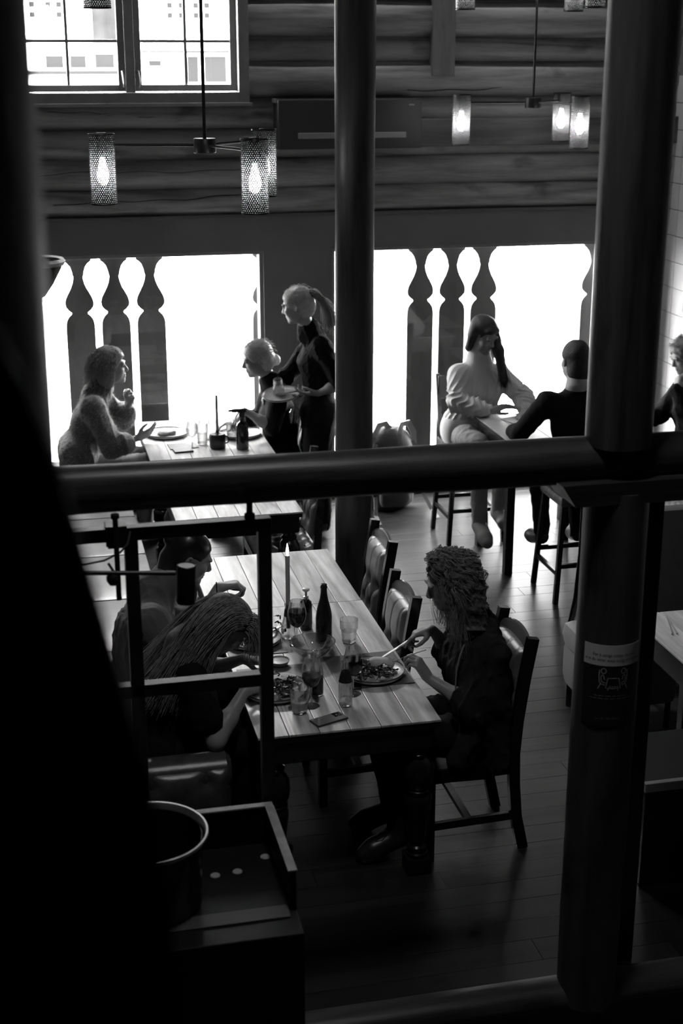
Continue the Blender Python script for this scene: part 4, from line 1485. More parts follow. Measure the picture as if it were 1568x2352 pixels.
def wrap_text(body, size, x, z, m, name, squash=1.0):
    cu = bpy.data.curves.new(name, 'FONT')
    cu.body = body
    cu.size = size
    cu.align_x = 'CENTER'
    cu.extrude = 0
    cu.resolution_u = 2
    o = bpy.data.objects.new(name, cu)
    COL.objects.link(o)
    dg = bpy.context.evaluated_depsgraph_get()
    me = bpy.data.meshes.new_from_object(o.evaluated_get(dg))
    bpy.data.objects.remove(o)
    vv = wrap([(x + p_.co.x * squash, z + p_.co.y, .0016) for p_ in me.vertices])
    for p_, q_ in zip(me.vertices, vv):
        p_.co = q_
    me.materials.clear()
    me.materials.append(m)
    return link(name, me, nt_)


wrap_text('For å unngå smitte, ønsker', .0155, 0, NZ1 - .040, M_NINK, 'header_text', .88)
wrap_text('vi at du sitter mest mulig ved bordet.', .0155, 0, NZ1 - .058, M_NINK, 'header_text', .88)


def stroke(pts, w=.0022):
    v, f = [], []
    for i, (x, z) in enumerate(pts):
        a = pts[max(i - 1, 0)]
        b_ = pts[min(i + 1, len(pts) - 1)]
        dx, dz = b_[0] - a[0], b_[1] - a[1]
        q_ = math.hypot(dx, dz) or 1
        nx, nz = -dz / q_ * w / 2, dx / q_ * w / 2
        v += [(x + nx, z + nz, .0016), (x - nx, z - nz, .0016)]
        if i:
            k = 2 * i
            f.append((k - 2, k - 1, k + 1, k))
    return wrap(v), f


pic = []
cz = 1.345
for s in (-1, 1):
    pic.append([(s * .034 + .0082 * math.cos(t * PI / 10), cz + .024 + .0095 * math.sin(t * PI / 10)) for t in range(21)])     # head
    pic.append([(s * .048, cz + .027), (s * .0485, cz + .0), (s * .047, cz - .015), (s * .041, cz - .024), (s * .028, cz - .027)])   # chair back and seat
    pic.append([(s * .043, cz - .024), (s * .051, cz - .043)])
    pic.append([(s * .028, cz - .007), (s * .031, cz - .006), (s * .032, cz + .004), (s * .036, cz + .010), (s * .041, cz + .006), (s * .042, cz - .006), (s * .038, cz - .016), (s * .026, cz - .020)])
    pic.append([(s * .017, cz - .040), (s * .017, cz - .047)])
    pic.append([(0, cz - .002), (s * .019, cz - .002), (s * .025, cz - .038), (0, cz - .040)])
for k in range(4):
    x = -.013 + k * .0086
    pic.append([(x, cz - .035), (x + .002, cz - .031), (x + .004, cz - .035)])
for pts in pic:
    v, f = stroke(pts)
    link('pictogram_line', mesh_data('pictogram_line', v, f, M_NLINE), nt_)
# illegible small print as word-long dashes
for z, x0, x1, w in ((1.277, -.062, .052, .0022), (1.267, -.078, .072, .0022), (1.196, -.035, .028, .0013), (1.191, -.055, .045, .0013)):
    x = x0
    rr = random.Random(int(z * 1000))
    while x < x1:
        L_ = rr.uniform(.008, .022)
        v, f = stroke([(x, z), (min(x + L_, x1), z)], w)
        link('small_print', mesh_data('small_print', v, f, mat('notice_faint', .22, rough=.6)), nt_)
        x += L_ + .004


# ================================================================== PEOPLE: smooth implicit bodies turned into one mesh each
def V3(*a):
    return np.array(a if len(a) == 3 else a[0], float)


def unit(v):
    v = np.asarray(v, float)
    return v / (np.linalg.norm(v) + 1e-12)


class Sdf:
    def __init__(s):
        s.p = []

    def cone(s, a, b, ra, rb, k=.02, op=1):
        s.p.append(('c', V3(a), V3(b), ra, rb, k, op))
        return s

    def chain(s, pts, rs, k=.015):
        for i in range(len(pts) - 1):
            s.cone(pts[i], pts[i + 1], rs[i], rs[i + 1], k)
        return s

    def ell(s, c, r, R=None, k=.02, op=1):
        s.p.append(('e', V3(c), V3(r), np.eye(3) if R is None else np.asarray(R, float), 0, k, op))
        return s

    @staticmethod
    def dist(q, P):
        if q[0] == 'c':
            a, b, ra, rb = q[1:5]
            ba = b - a
            L2 = ba @ ba + 1e-12
            pa = P - a
            t = np.clip((pa @ ba) / L2, 0, 1)
            return np.linalg.norm(pa - t[..., None] * ba, axis=-1) - (ra + (rb - ra) * t)
        c, r, R = q[1:4]
        l = (P - c) @ R
        k0 = np.linalg.norm(l / r, axis=-1)
        k1 = np.linalg.norm(l / (r * r), axis=-1) + 1e-9
        return k0 * (k0 - 1) / k1

    def bounds(s):
        lo, hi = [], []
        for q in s.p:
            if q[6] < 0:
                continue
            if q[0] == 'c':
                r = max(q[3], q[4])
                lo.append(np.minimum(q[1], q[2]) - r)
                hi.append(np.maximum(q[1], q[2]) + r)
            else:
                r = q[2].max()
                lo.append(q[1] - r)
                hi.append(q[1] + r)
        return np.min(lo, 0) - .02, np.max(hi, 0) + .02

    def mesh(s, h, B=8):
        """surface nets on a sparse grid of blocks"""
        lo, hi = s.bounds()
        bs = h * B
        nb = np.ceil((hi - lo) / bs).astype(int)
        g = np.stack(np.meshgrid(*[np.arange(n) for n in nb], indexing='ij'), -1).reshape(-1, 3)
        ctr = lo + (g + .5) * bs
        rad = bs * .87 + .03
        D = np.full(len(g), 9.)
        per = []
        for q in s.p:
            d = s.dist(q, ctr)
            per.append(d)
            if q[6] > 0:
                D = np.minimum(D, d)
        keep = np.abs(np.where(D < 0, D, D)) < rad + .03
        # deep inside blocks are dropped, blocks far outside too
        keep &= D > -(rad + .12)
        idx = np.where(keep)[0]
        g, ctr = g[idx], ctr[idx]
        o = np.arange(B + 1)
        off = np.stack(np.meshgrid(o, o, o, indexing='ij'), -1).reshape(-1, 3) * h
        P0 = lo + g * bs
        n = len(g)
        F = np.full((n, len(off)), 9., np.float32)
        for q, d in zip(s.p, per):
            d = d[idx]
            sel = np.where(d < rad + q[5] + .05)[0]
            if not len(sel):
                continue
            dd = s.dist(q, P0[sel][:, None, :] + off[None]).astype(np.float32)
            f = F[sel]
            k = q[5]
            if q[6] > 0:
                hh = np.maximum(k - np.abs(f - dd), 0) / k
                F[sel] = np.minimum(f, dd) - hh * hh * k * .25
            else:
                hh = np.maximum(k - np.abs(f + dd), 0) / k
                F[sel] = np.maximum(f, -dd) + hh * hh * k * .25
        F = F.reshape(n, B + 1, B + 1, B + 1)
        act = (F.reshape(n, -1).min(1) < 0) & (F.reshape(n, -1).max(1) > 0)
        F, g = F[act], g[act]
        n = len(g)
        S = F < 0
        # cell vertices
        cnt = np.zeros((n, B, B, B), np.int8)
        acc = np.zeros((n, B, B, B, 3), np.float32)
        tot = np.zeros((n, B, B, B), np.float32)
        for dx in (0, 1):
            for dy in (0, 1):
                for dz in (0, 1):
                    cnt += S[:, dx:B + dx, dy:B + dy, dz:B + dz]
        edges = []
        for ax in range(3):
            for u in (0, 1):
                for w in (0, 1):
                    a = [0, 0, 0]
                    o1, o2 = [i for i in range(3) if i != ax]
                    a[o1], a[o2] = u, w
                    b = list(a)
                    b[ax] = 1
                    edges.append((a, b))
        sl = lambda q: (slice(None), slice(q[0], B + q[0]), slice(q[1], B + q[1]), slice(q[2], B + q[2]))
        for a, b in edges:
            fa, fb = F[sl(a)], F[sl(b)]
            cr_ = (fa < 0) != (fb < 0)
            t = np.where(cr_, fa / np.where(cr_, fa - fb, 1), 0)
            for i in range(3):
                acc[..., i] += np.where(cr_, a[i] + t * (b[i] - a[i]), 0)
            tot += cr_
        ac = (cnt > 0) & (cnt < 8)
        bi, ci, cj, ck = np.where(ac)
        cell = np.stack([ci, cj, ck], 1) + g[bi] * B
        pos = lo + (cell + acc[bi, ci, cj, ck] / tot[bi, ci, cj, ck][:, None]) * h
        dim = nb * B + 2
        key = (cell[:, 0].astype(np.int64) * dim[1] + cell[:, 1]) * dim[2] + cell[:, 2]
        order = np.argsort(key)
        ks = key[order]
        quads = []
        for ax in range(3):
            a = [0, 0, 0]
            b = [0, 0, 0]
            b[ax] = 1
            sa = S[:, :B, :B, :B]
            sb = S[sl(b)]
            e = np.where(sa != sb)
            c0 = np.stack(e[1:], 1) + g[e[0]] * B
            flip = sa[e]
            o1, o2 = (ax + 1) % 3, (ax + 2) % 3
            qs = []
            ok = np.ones(len(c0), bool)
            for u, w in ((0, 0), (1, 0), (1, 1), (0, 1)):
                c1 = c0.copy()
                c1[:, o1] -= u
                c1[:, o2] -= w
                kk = (c1[:, 0].astype(np.int64) * dim[1] + c1[:, 1]) * dim[2] + c1[:, 2]
                p_ = np.clip(np.searchsorted(ks, kk), 0, len(ks) - 1)
                ok &= ks[p_] == kk
                qs.append(order[p_])
            Q = np.stack(qs, 1)
            Q[flip] = Q[flip][:, ::-1]
            quads.append(Q[ok][:, ::-1])
        return pos, np.concatenate(quads)


def basis(f, up=(0, 0, 1)):
    """columns right, forward, up"""
    f = unit(f)
    r = unit(np.cross(f, up))
    u = np.cross(r, f)
    return np.stack([r, f, u], 1)


def head(S, c, R, sc=1.0, male=False):
    T = lambda *p: V3(c) + R @ (np.array(p) * sc)
    e = lambda p, r, k=.012, op=1, RR=None: S.ell(T(*p), np.array(r) * sc, R if RR is None else RR, k, op)
    e((0, -.014, .038), (.074, .095, .083), .03)
    e((0, .028, -.03), (.060, .066, .082), .035)
    e((0, .070, -.094), (.024, .020, .018), .03)
    for s in (-1, 1):
        e((s * .043, .02, -.062), (.018, .040, .030), .03)
        e((s * .038, .062, -.022), (.024, .024, .024), .02)
        e((s * .031, .094, .010), (.015, .013, .010), .012, -1)
        e((s * .031, .079, .010), (.0125, .0125, .0115), .003)
        e((s * .028, .088, .030), (.026, .010, .008), .012)
        e((s * .077, -.012, -.004), (.009, .019, .031), .006)
        e((s * .080, -.006, -.002), (.006, .009, .018), .005, -1)
        e((s * .0115, .099, -.028), (.008, .010, .007), .008)
    S.cone(T(0, .088, .016), T(0, .108, -.022), .0075 * sc, .0115 * sc, .010)
    e((0, .090, -.053), (.022, .010, .0055), .006)
    e((0, .0975, -.0585), (.020, .006, .0015), .003, -1)
    e((0, .088, -.066), (.019, .010, .0065), .006)
    if male:
        e((0, .066, -.098), (.030, .022, .020), .02)


def hand(S, Wp, d, palm, right, curl=.5, spread=.09, thumb=.5, sc=1.0, curls=None):
    """palm plus five separate bent fingers; d points along the fingers, palm is the way the palm faces"""
    d = unit(d)
    palm = unit(np.asarray(palm, float) - d * (np.asarray(palm) @ d))
    l = np.cross(d, palm) * (1 if right else -1)           # towards the thumb
    Wp = V3(Wp)
    base = [(.026, .084, .0105), (.009, .089, .011), (-.009, .085, .0105), (-.026, .077, .0095)]
    segs = [(.042, .025, .021), (.046, .029, .022), (.042, .027, .021), (.033, .021, .019)]
    for i, ((o, ln, r), sg) in enumerate(zip(base, segs)):
        k0 = Wp + (d * ln + l * o) * sc
        S.cone(Wp + l * o * .55 * sc + d * .012 * sc, k0, .0165 * sc, r * 1.12 * sc, .014)
        dd = unit(d + l * spread * (1.5 - i) * .6)
        c = curls[i] if curls else curl * (1 + .12 * i)
        p = k0
        rr = r * .86
        for j, L in enumerate(sg):
            a = c * (.85, 1.15, .8)[j]
            dd = unit(dd * math.cos(a) + palm * math.sin(a)) if j == 0 else unit(dd * math.cos(a) + pl * math.sin(a))
            pl = unit(palm - dd * (palm @ dd)) if abs(palm @ dd) < .98 else unit(-d)
            if j > 0:
                pl = unit(np.cross(np.cross(dd, axis_prev), dd)) if False else pl
            q = p + dd * L * sc
            S.cone(p, q, rr * sc, rr * .90 * sc, .0035)
            p = q
            rr *= .90
            # keep curling in the same plane
            lat = l
            pl = unit(np.cross(lat, dd)) if unit(np.cross(lat, dd)) @ (palm + (-d) * .9) > 0 else -unit(np.cross(lat, dd))
    t0 = Wp + (d * .026 + l * .020 + palm * .006) * sc
    t1 = t0 + unit(d * .75 + l * .75 + palm * (.25 + thumb * .3)) * .040 * sc
    t2 = t1 + unit(d * .95 + l * (.35 - .5 * thumb) + palm * (.2 + thumb * .6)) * .032 * sc
    t3 = t2 + unit(d * .95 + l * (.1 - .7 * thumb) + palm * (.15 + thumb * .5)) * .025 * sc
    S.cone(t0, t1, .0155 * sc, .0115 * sc, .012)
    S.cone(t1, t2, .0105 * sc, .0095 * sc, .004)
    S.cone(t2, t3, .0095 * sc, .0075 * sc, .004)


def figure(J, sc=1.0, male=False, grow=0.0, parts='all', bust=True):
    """implicit body; grow > 0 gives the garment offset; parts picks which pieces"""
    S = Sdf()
    g = grow
    j = {k: V3(v) for k, v in J.items() if not isinstance(v, dict) and k not in ('face', 'handL', 'handR')}
    want = lambda p: parts == 'all' or p in parts
    sh = 1.08 if male else 1.0
    if want('torso'):
        hipc = (j['hipL'] + j['hipR']) / 2
        side = unit(j['shR'] - j['shL'])
        up = unit(j['neck'] - hipc)
        fwd = np.cross(up, side)
        waist = hipc * .45 + j['chest'] * .55
        S.cone(j['hipL'], j['hipR'], .105 + g, .105 + g, .06)
        S.ell(waist, np.array([.135 * sh + g, .098 + g, .13]), np.stack([side, fwd, up], 1), .07)
        S.ell(j['chest'], np.array([.15 * sh + g, .105 + g, .16]), np.stack([side, fwd, up], 1), .07)
        S.cone(j['shL'] * .86 + j['chest'] * .14, j['shR'] * .86 + j['chest'] * .14, .056 * sh + g, .056 * sh + g, .06)
        if bust and not male:
            for s in (-1, 1):
                S.ell(j['chest'] + side * s * .07 + fwd * .075 + up * .0, (.065 + g * .6, .055 + g * .6, .06 + g * .6), np.stack([side, fwd, up], 1), .05)
    if want('neck'):
        S.cone(j['neck'], j['neckt'], .056 * sh + g, .047 * sh + g, .03)
    if want('neckbase'):
        S.cone(j['neck'] - unit(j['neckt'] - j['neck']) * .02, j['neck'] + unit(j['neckt'] - j['neck']) * .03, .075 * sh + g, .060 * sh + g, .04)
    for s in 'LR':
        if want('uarm' + s):
            S.cone(j['sh' + s], j['el' + s], .050 * sh + g, .041 * sh + g * 1.2, .035)
        if want('farm' + s):
            S.cone(j['el' + s], j['el' + s] * .6 + j['wr' + s] * .4, .039 * sh + g, .040 * sh + g * 1.1, .02)
            S.cone(j['el' + s] * .6 + j['wr' + s] * .4, j['wr' + s], .040 * sh + g * 1.1, .026 * sh + g, .02)
        if want('farmhalf' + s):
            S.cone(j['el' + s], j['el' + s] * .55 + j['wr' + s] * .45, .041 * sh + g, .041 * sh + g * 1.3, .02)
        if want('uarmhalf' + s):
            m = j['sh' + s] * .35 + j['el' + s] * .65
            S.cone(j['sh' + s], m, .052 * sh + g, .046 * sh + g * 1.4, .035)
        if want('legs'):
            S.cone(j['hip' + s], j['kn' + s], .088 + g, .058 + g, .04)
            mid = j['kn' + s] * .65 + j['an' + s] * .35
            S.cone(j['kn' + s], mid, .056 + g, .054 + g, .02)
            S.cone(mid, j['an' + s], .054 + g, .037 + g, .02)
        if want('feet') or want('feet' + s):
            S.cone(j['an' + s], j['to' + s] + (j['an' + s] - j['to' + s]) * .25, .040 + g, .036 + g, .025)
            S.cone(j['to' + s] + (j['an' + s] - j['to' + s]) * .25, j['to' + s], .036 + g, .028 + g, .02)
    return S


def fold(v, n, amp, seed, sx=(110, 110, 50)):
    """cloth folds: smooth displacement along the normal"""
    r = np.random.default_rng(seed)
    out = np.zeros(len(v))
    for k in range(6):
        w = r.normal(size=3) * np.array(sx) * (.55 + .42 * k) / 2
        ph = r.uniform(0, 6.28)
        a = v @ w + ph + 1.6 * np.sin(v @ (r.normal(size=3) * 11) + r.uniform(0, 6))
        out += (1 - 2 * np.abs(np.sin(a * .5)) ** .8) / (1 + .55 * k)      # ridges with soft valleys
    return v + n * np.clip((out + .9) * amp * .7, -.003, None)[:, None]


def normals(v, q):
    a = v[q[:, 2]] - v[q[:, 0]]
    b = v[q[:, 3]] - v[q[:, 1]]
    n = np.cross(a, b)
    out = np.zeros_like(v)
    for i in range(4):
        np.add.at(out, q[:, i], n)
    return out / (np.linalg.norm(out, axis=1)[:, None] + 1e-12)


def np_mesh(name, v, q, m):
    me = bpy.data.meshes.new(name)
    me.vertices.add(len(v))
    me.vertices.foreach_set('co', v.astype(np.float32).ravel())
    k = q.shape[1]
    me.loops.add(len(q) * k)
    me.loops.foreach_set('vertex_index', q.astype(np.int32).ravel())
    me.polygons.add(len(q))
    me.polygons.foreach_set('loop_start', np.arange(0, len(q) * k, k, dtype=np.int32))
    me.polygons.foreach_set('use_smooth', np.ones(len(q), bool))
    me.update(calc_edges=True)
    me.validate()
    if m:
        me.materials.append(m)
    return me


def garment(name, S, h, m, parent, base, amp=.006, seed=1, sx=(110, 110, 50)):
    v, q = S.mesh(h)
    if amp:
        v = fold(v, normals(v, q), amp, seed, sx)
    return link(name, np_mesh(name, v - base, q, m), parent)


def strands(paths, r0, r1=None, sides=3):
    """thin hair tubes; paths (n, m, 3)"""
    P = np.asarray(paths, float)
    n, m, _ = P.shape
    t = np.gradient(P, axis=1)
    t /= np.linalg.norm(t, axis=2)[..., None] + 1e-12
    ref = np.tile(np.array([.31, .27, .91]), (n, m, 1))
    a = np.cross(t, ref)
    a /= np.linalg.norm(a, axis=2)[..., None] + 1e-9
    b = np.cross(t, a)
    rr = np.linspace(r0, r1 if r1 is not None else r0 * .35, m)[None, :, None]
    ring = [P + (a * math.cos(2 * PI * k / sides) + b * math.sin(2 * PI * k / sides)) * rr for k in range(sides)]
    V = np.stack(ring, 2).reshape(-1, 3)
    i = np.arange(n)[:, None, None]
    j = np.arange(m - 1)[None, :, None]
    k = np.arange(sides)[None, None, :]
    k2 = (k + 1) % sides
    base = (i * m + j) * sides
    nxt = base + sides
    Q = np.stack([base + k, base + k2, nxt + k2, nxt + k], -1).reshape(-1, 4)
    return V, Q


def bez(p0, p1, p2, p3, m):
    t = np.linspace(0, 1, m)[None, :, None]
    p0, p1, p2, p3 = [np.asarray(p)[:, None, :] for p in (p0, p1, p2, p3)]
    return (1 - t) ** 3 * p0 + 3 * (1 - t) ** 2 * t * p1 + 3 * (1 - t) * t * t * p2 + t ** 3 * p3


def scalp(c, R, n, rng, lo=-.15, front=.55, sc=1.0):
    """random hair roots on the cranium away from the face"""
    out, nor = [], []
    while len(out) < n:
        d = unit(rng.normal(size=3))
        if d[2] < lo or (d[1] > front and d[2] < .62) or (d[1] > .1 and d[2] < .15):
            continue
        out.append(np.array([0, -.014, .038]) + d * np.array([.079, .099, .088]))
        nor.append(d)
    out, nor = np.array(out) * sc, np.array(nor)
    return V3(c) + out @ R.T, nor @ R.T, nor


def hair_cap(c, R, sc=1.0, vol=.012, low=-.05, face=True, back=0.0, op=1.0):
    S = Sdf()
    T = lambda *p: V3(c) + R @ (np.array(p) * sc)
    S.ell(T(0, -.018, .040), np.array([.076 + vol, .097 + vol, .086 + vol]) * sc, R, .02)
    S.ell(T(0, -.05 - back, low), np.array([.068 + vol * .8, .06 + vol + back, .08]) * sc, R, .04)
    if face:
        S.ell(T(0, .095 + .012 * (1 - op) * 5, -.035 - .02 * (1 - op) * 5), np.array([.074, .085, .098]) * sc * op, R, .02, -1)
        for s in (-1, 1):
            S.ell(T(s * .085, .015, -.03), np.array([.03, .035, .05]) * sc, R, .015, -1)
    return S


M_SKIN = mat('skin', .31, rough=.42, vary=.06, scale=12, bump=.05, bscale=180, sub=.08)
M_SHOE = mat('shoe_leather', .02, rough=.35)
M_TROUSER = mat('dark_trouser_cloth', .010, rough=.9, vary=.2, scale=20, bump=.15, bscale=220, spec=.12)


def shoes(J, h, m, parent, base, name='shoe', g=.012, cuff=False):
    for s in 'LR':
        S = figure(J, grow=g, parts=('feet' + s,))
        if cuff:
            S.cone(V3(J['an' + s]) + (0, 0, .09), J['an' + s], .052, .050, .02)
        garment(name, S, h, m, parent, base, 0)


def person(label, J, h, R, hc, sc=1.0, male=False, hands=(), cat='person', bust=True):
    S = figure(J, sc, male, -.004, 'all', bust)
    head(S, hc, R, sc, male)
    for hd in hands:
        hand(S, **hd)
    v, q = S.mesh(h)
    base = V3((J['hipL'][0] + J['hipR'][0]) / 2, (J['hipL'][1] + J['hipR'][1]) / 2, 0)
    o = link('person', np_mesh('person', v - base, q, M_SKIN), None, tuple(base))
    tag(o, label, cat)
    return o, base


def eyes(o, base, hc, R, sc=1.0):
    M3 = np.stack([R[:, 0], -R[:, 2], R[:, 1]], 1)
    for s in (-1, 1):
        c = V3(hc) + R @ (np.array([s * .031, .0885, .0095]) * sc) - base
        b = MB().lathe([(0, .0045), (.003, .004), (.0052, .002), (.006, 0)], 12)
        b.v = [tuple(c + M3 @ np.array(q_)) for q_ in b.v]
        b.obj('iris', mat('iris_dark', .02, rough=.1), o, smooth=True)


def neck_top(hc, R, sc=1.0):
    return V3(hc) + R @ (np.array([0, -.025, -.055]) * sc)


HN, HF, GN, GF = .0052, .0072, .0072, .0095

# ------------------------------------------------------------------ 1 the curly-haired diner
R1 = basis((-.93, .03, -.36))
hc1 = V3(1.715, 5.43, 1.215)
J1 = dict(hipL=(1.85, 5.34, .545), hipR=(1.85, 5.52, .545), chest=(1.845, 5.43, .83), neck=(1.83, 5.43, 1.01), neckt=neck_top(hc1, R1),
          shL=(1.85, 5.255, .945), shR=(1.85, 5.605, .945), elL=(1.79, 5.215, .70), elR=(1.83, 5.70, .74), wrL=(1.612, 5.372, .800), wrR=(1.70, 5.625, .915),
          knL=(1.42, 5.31, .555), knR=(1.44, 5.53, .555), anL=(1.47, 5.30, .10), anR=(1.50, 5.52, .10), toL=(1.31, 5.28, .035), toR=(1.34, 5.54, .035))
p1, b1 = person('woman with shoulder-length curly hair in a dark open shirt, cutting her food', J1, HN, R1, hc1, hands=[
    dict(Wp=(1.608, 5.376, .806), d=(-.50, .18, .80), palm=(-.55, .55, -.45), right=False, curls=[.75, .85, .95, 1.0], thumb=.6, sc=.92),
    dict(Wp=(1.70, 5.625, .915), d=(-.96, -.10, -.10), palm=(-.25, -.2, -1), right=True, curls=[.35, .75, .95, 1.05], thumb=.7, sc=.95)])
eyes(p1, b1, hc1, R1)
M_SHIRT1 = mat('dark_linen', .020, rough=.85, vary=.25, scale=14, bump=.2, bscale=120, spec=.2)
S = figure(J1, grow=.022, parts=('torso', 'neckbase', 'uarmL', 'uarmR'), bust=True)
for s in 'LR':
    el, wr = V3(J1['el' + s]), V3(J1['wr' + s])
    S.cone(V3(J1['sh' + s]) * .3 + el * .7, el * .78 + wr * .22, .068, .078, .04)
# shirt skirt hanging over the seat and behind the chair
S.cone((1.87, 5.27, .80), (1.885, 5.235, .44), .075, .058, .06)
S.cone((1.87, 5.60, .80), (1.885, 5.62, .44), .075, .055, .06)
S.cone((1.80, 5.25, .62), (1.70, 5.225, .47), .07, .045, .05)
garment('open_shirt', S, GN, M_SHIRT1, p1, b1, .0085, 3, (120, 120, 40))
S = figure(J1, grow=.010, parts=('legs',))
garment('trousers', S, GN, M_TROUSER, p1, b1, .005, 4)
shoes(J1, GN, M_SHOE, p1, b1, 'boot', cuff=True)
b = MB()
for k in range(2):
    a = V3(J1['anL']) + (-.06, -.03 + .03 * k, .02) - b1
    b.tube([tuple(a), tuple(a + (-.03, -.02, .012)), tuple(a + (-.055, -.01, -.012 - .02 * k)), tuple(a + (-.04, .01, -.03))], .0022, 6)
b.obj('boot_laces', M_BLACKM, p1)
# braided trim down the shirt front
b = MB().tube([tuple(V3(p) - b1) for p in ((1.745, 5.30, .975), (1.722, 5.285, .93), (1.705, 5.275, .87), (1.700, 5.268, .80), (1.71, 5.26, .74))], .004, 6)
b.obj('shirt_trim', mat('trim_thread', .22, rough=.7), p1)
# curly hair: opaque core, then ringlets
M_HAIR1 = hair_mat('curly_hair', .42, .32, .40)
S = Sdf()
S.ell(hc1 + R1 @ (0, -.025, .040), (.092, .108, .095), R1, .03)
S.ell(hc1 + (.072, 0, -.10), (.088, .118, .150), None, .07)
S.ell(hc1 + (.085, 0, -.20), (.068, .120, .080), None, .05)
for s in (-1, 1):
    S.ell(hc1 + R1 @ (s * .080, -.005, -.055), (.028, .055, .095), R1, .05)
S.ell(hc1 + R1 @ (0, .115, -.045), (.062, .075, .095), R1, .03, -1)
garment('hair', S, .005, mat('curly_hair_core', .10, rough=.6, vary=.6, scale=50), p1, b1, .009, 9, (170, 170, 170))
rng = np.random.default_rng(5)
root, nor, loc_ = scalp(hc1, R1, 420, rng, -.25, .45)
ok_ = ~((loc_[:, 1] > .12) & (loc_[:, 2] < .80))
root, nor, loc_ = root[ok_], nor[ok_], loc_[ok_]
n = len(root)
hz = nor * np.array([1, 1, 0]) + rng.normal(size=(n, 3)) * np.array([.22, .22, 0]) + np.array([.15, 0, 0])
hz /= np.linalg.norm(hz, axis=1)[:, None]
front = np.clip(loc_[:, 1:2] * 2.0, 0, 1)
L_ = rng.uniform(.10, .33, (n, 1)) * (1.0 - .82 * front)
end = root * .30 + (hc1 + hz * rng.uniform(.10, .150, (n, 1))) * .70
end[:, 2] = root[:, 2] - L_[:, 0]
out = nor * rng.uniform(.020, .040, (n, 1))
K = 7                                            # fibres in each lock
rep = lambda a_: np.repeat(a_, K, 0)
j_ = lambda s_: rng.normal(size=(n * K, 3)) * s_
end[:, 0] = np.maximum(end[:, 0], 1.655 + .02 * rng.random(n))
r_, o_, e_ = rep(root) + j_(.003), rep(out), rep(end) + j_(.008)
pts = bez(r_, r_ + o_ * 1.5, r_ * .45 + e_ * .55 + o_ * 1.3 + np.array([0, 0, .04]), e_, 22)
tt = np.linspace(0, 1, 22)
fr_ = rep(rng.uniform(1.6, 3.4, (n, 1)) * 2 * PI)
ph = rep(rng.uniform(0, 6.28, (n, 1))) + rng.normal(size=(n * K, 1)) * .35
am = (.0125 * np.clip(tt * 2.2, 0, 1))[None] * rep(rng.uniform(.5, 1.4, (n, 1)))
pts[..., 0] += am * np.cos(fr_ * tt + ph)
pts[..., 1] += am * np.sin(fr_ * tt + ph)
pts[..., 2] += am * .6 * np.cos(fr_ * tt + ph + 1)
v, q = strands(pts, .0012, .0007)
link('ringlets', np_mesh('ringlets', v - b1, q, M_HAIR1), p1)

# ------------------------------------------------------------------ 2 the man with tied hair
R2 = basis((.90, 0.0, -.42))
hc2 = V3(.685, 6.10, 1.172)
J2 = dict(hipL=(.42, 6.19, .55), hipR=(.42, 6.01, .55), chest=(.47, 6.10, .84), neck=(.545, 6.10, 1.035), neckt=neck_top(hc2, R2),
          shL=(.52, 6.30, .965), shR=(.49, 5.89, .965), elL=(.60, 6.42, .755), elR=(.60, 5.82, .81), wrL=(.84, 6.30, .79), wrR=(.80, 5.99, 1.055),
          knL=(.86, 6.22, .56), knR=(.86, 6.0, .56), anL=(.84, 6.22, .10), anR=(.84, 6.0, .10), toL=(1.02, 6.22, .035), toR=(1.02, 6.0, .035))
p2, b2 = person('man with dark hair tied back bending over his plate on the bench', J2, HN, R2, hc2, male=True, hands=[
    dict(Wp=(.80, 5.99, 1.055), d=(.95, .14, .10), palm=(.15, -.1, -1), right=True, curls=[.9, 1.0, 1.05, 1.1], thumb=.5),
    dict(Wp=(.84, 6.30, .79), d=(.95, -.25, -.05), palm=(0, -.3, -1), right=False, curl=.4)])
eyes(p2, b2, hc2, R2)
M_SHIRT2 = mat('grey_work_shirt', .13, rough=.85, vary=.15, scale=10, bump=.15, bscale=150, sheen=.15)
S = figure(J2, male=True, grow=.018, parts=('torso', 'neckbase', 'uarmL', 'uarmR', 'farmhalfL', 'farmhalfR'))
S.cone(V3(J2['neck']) + (0, 0, -.01), V3(J2['neck']) * .5 + V3(J2['neckt']) * .5, .082, .068, .02)
garment('shirt', S, GN, M_SHIRT2, p2, b2, .0065, 12, (120, 120, 60))
S = figure(J2, male=True, grow=.030, parts=('torso',))
S.ell(V3(J2['chest']) + (0, 0, .20), (.3, .3, .115), None, .03, -1)
garment('waistcoat', S, GN, mat('dark_waistcoat', .05, rough=.8, vary=.2, scale=12, sheen=.1), p2, b2, .006, 13)
S = figure(J2, male=True, grow=.012, parts=('legs',))
garment('trousers', S, GF, M_TROUSER, p2, b2, .005, 14)
shoes(J2, GF, M_SHOE, p2, b2)
M_HAIR2 = hair_mat('dark_hair', .014, .30, .12)
S = hair_cap(hc2, R2, 1, .007, -.035, op=1.0)
S.ell(hc2 + R2 @ (0, -.115, .045), (.030, .030, .028), R2, .012)
S.cone(hc2 + R2 @ (0, -.085, -.04), hc2 + R2 @ (0, -.095, -.12), .045, .02, .03)
garment('hair', S, .005, M_HAIR2, p2, b2, .002, 15, (20, 90, 20))
MB().tube([tuple(V3(.79, 5.985, 1.05) + .031 * np.array([.1 * math.cos(a), math.cos(a), math.sin(a)]) - b2) for a in np.linspace(0, 2 * PI, 17)], .003, 6).obj('bracelet', M_BLACKM, p2)

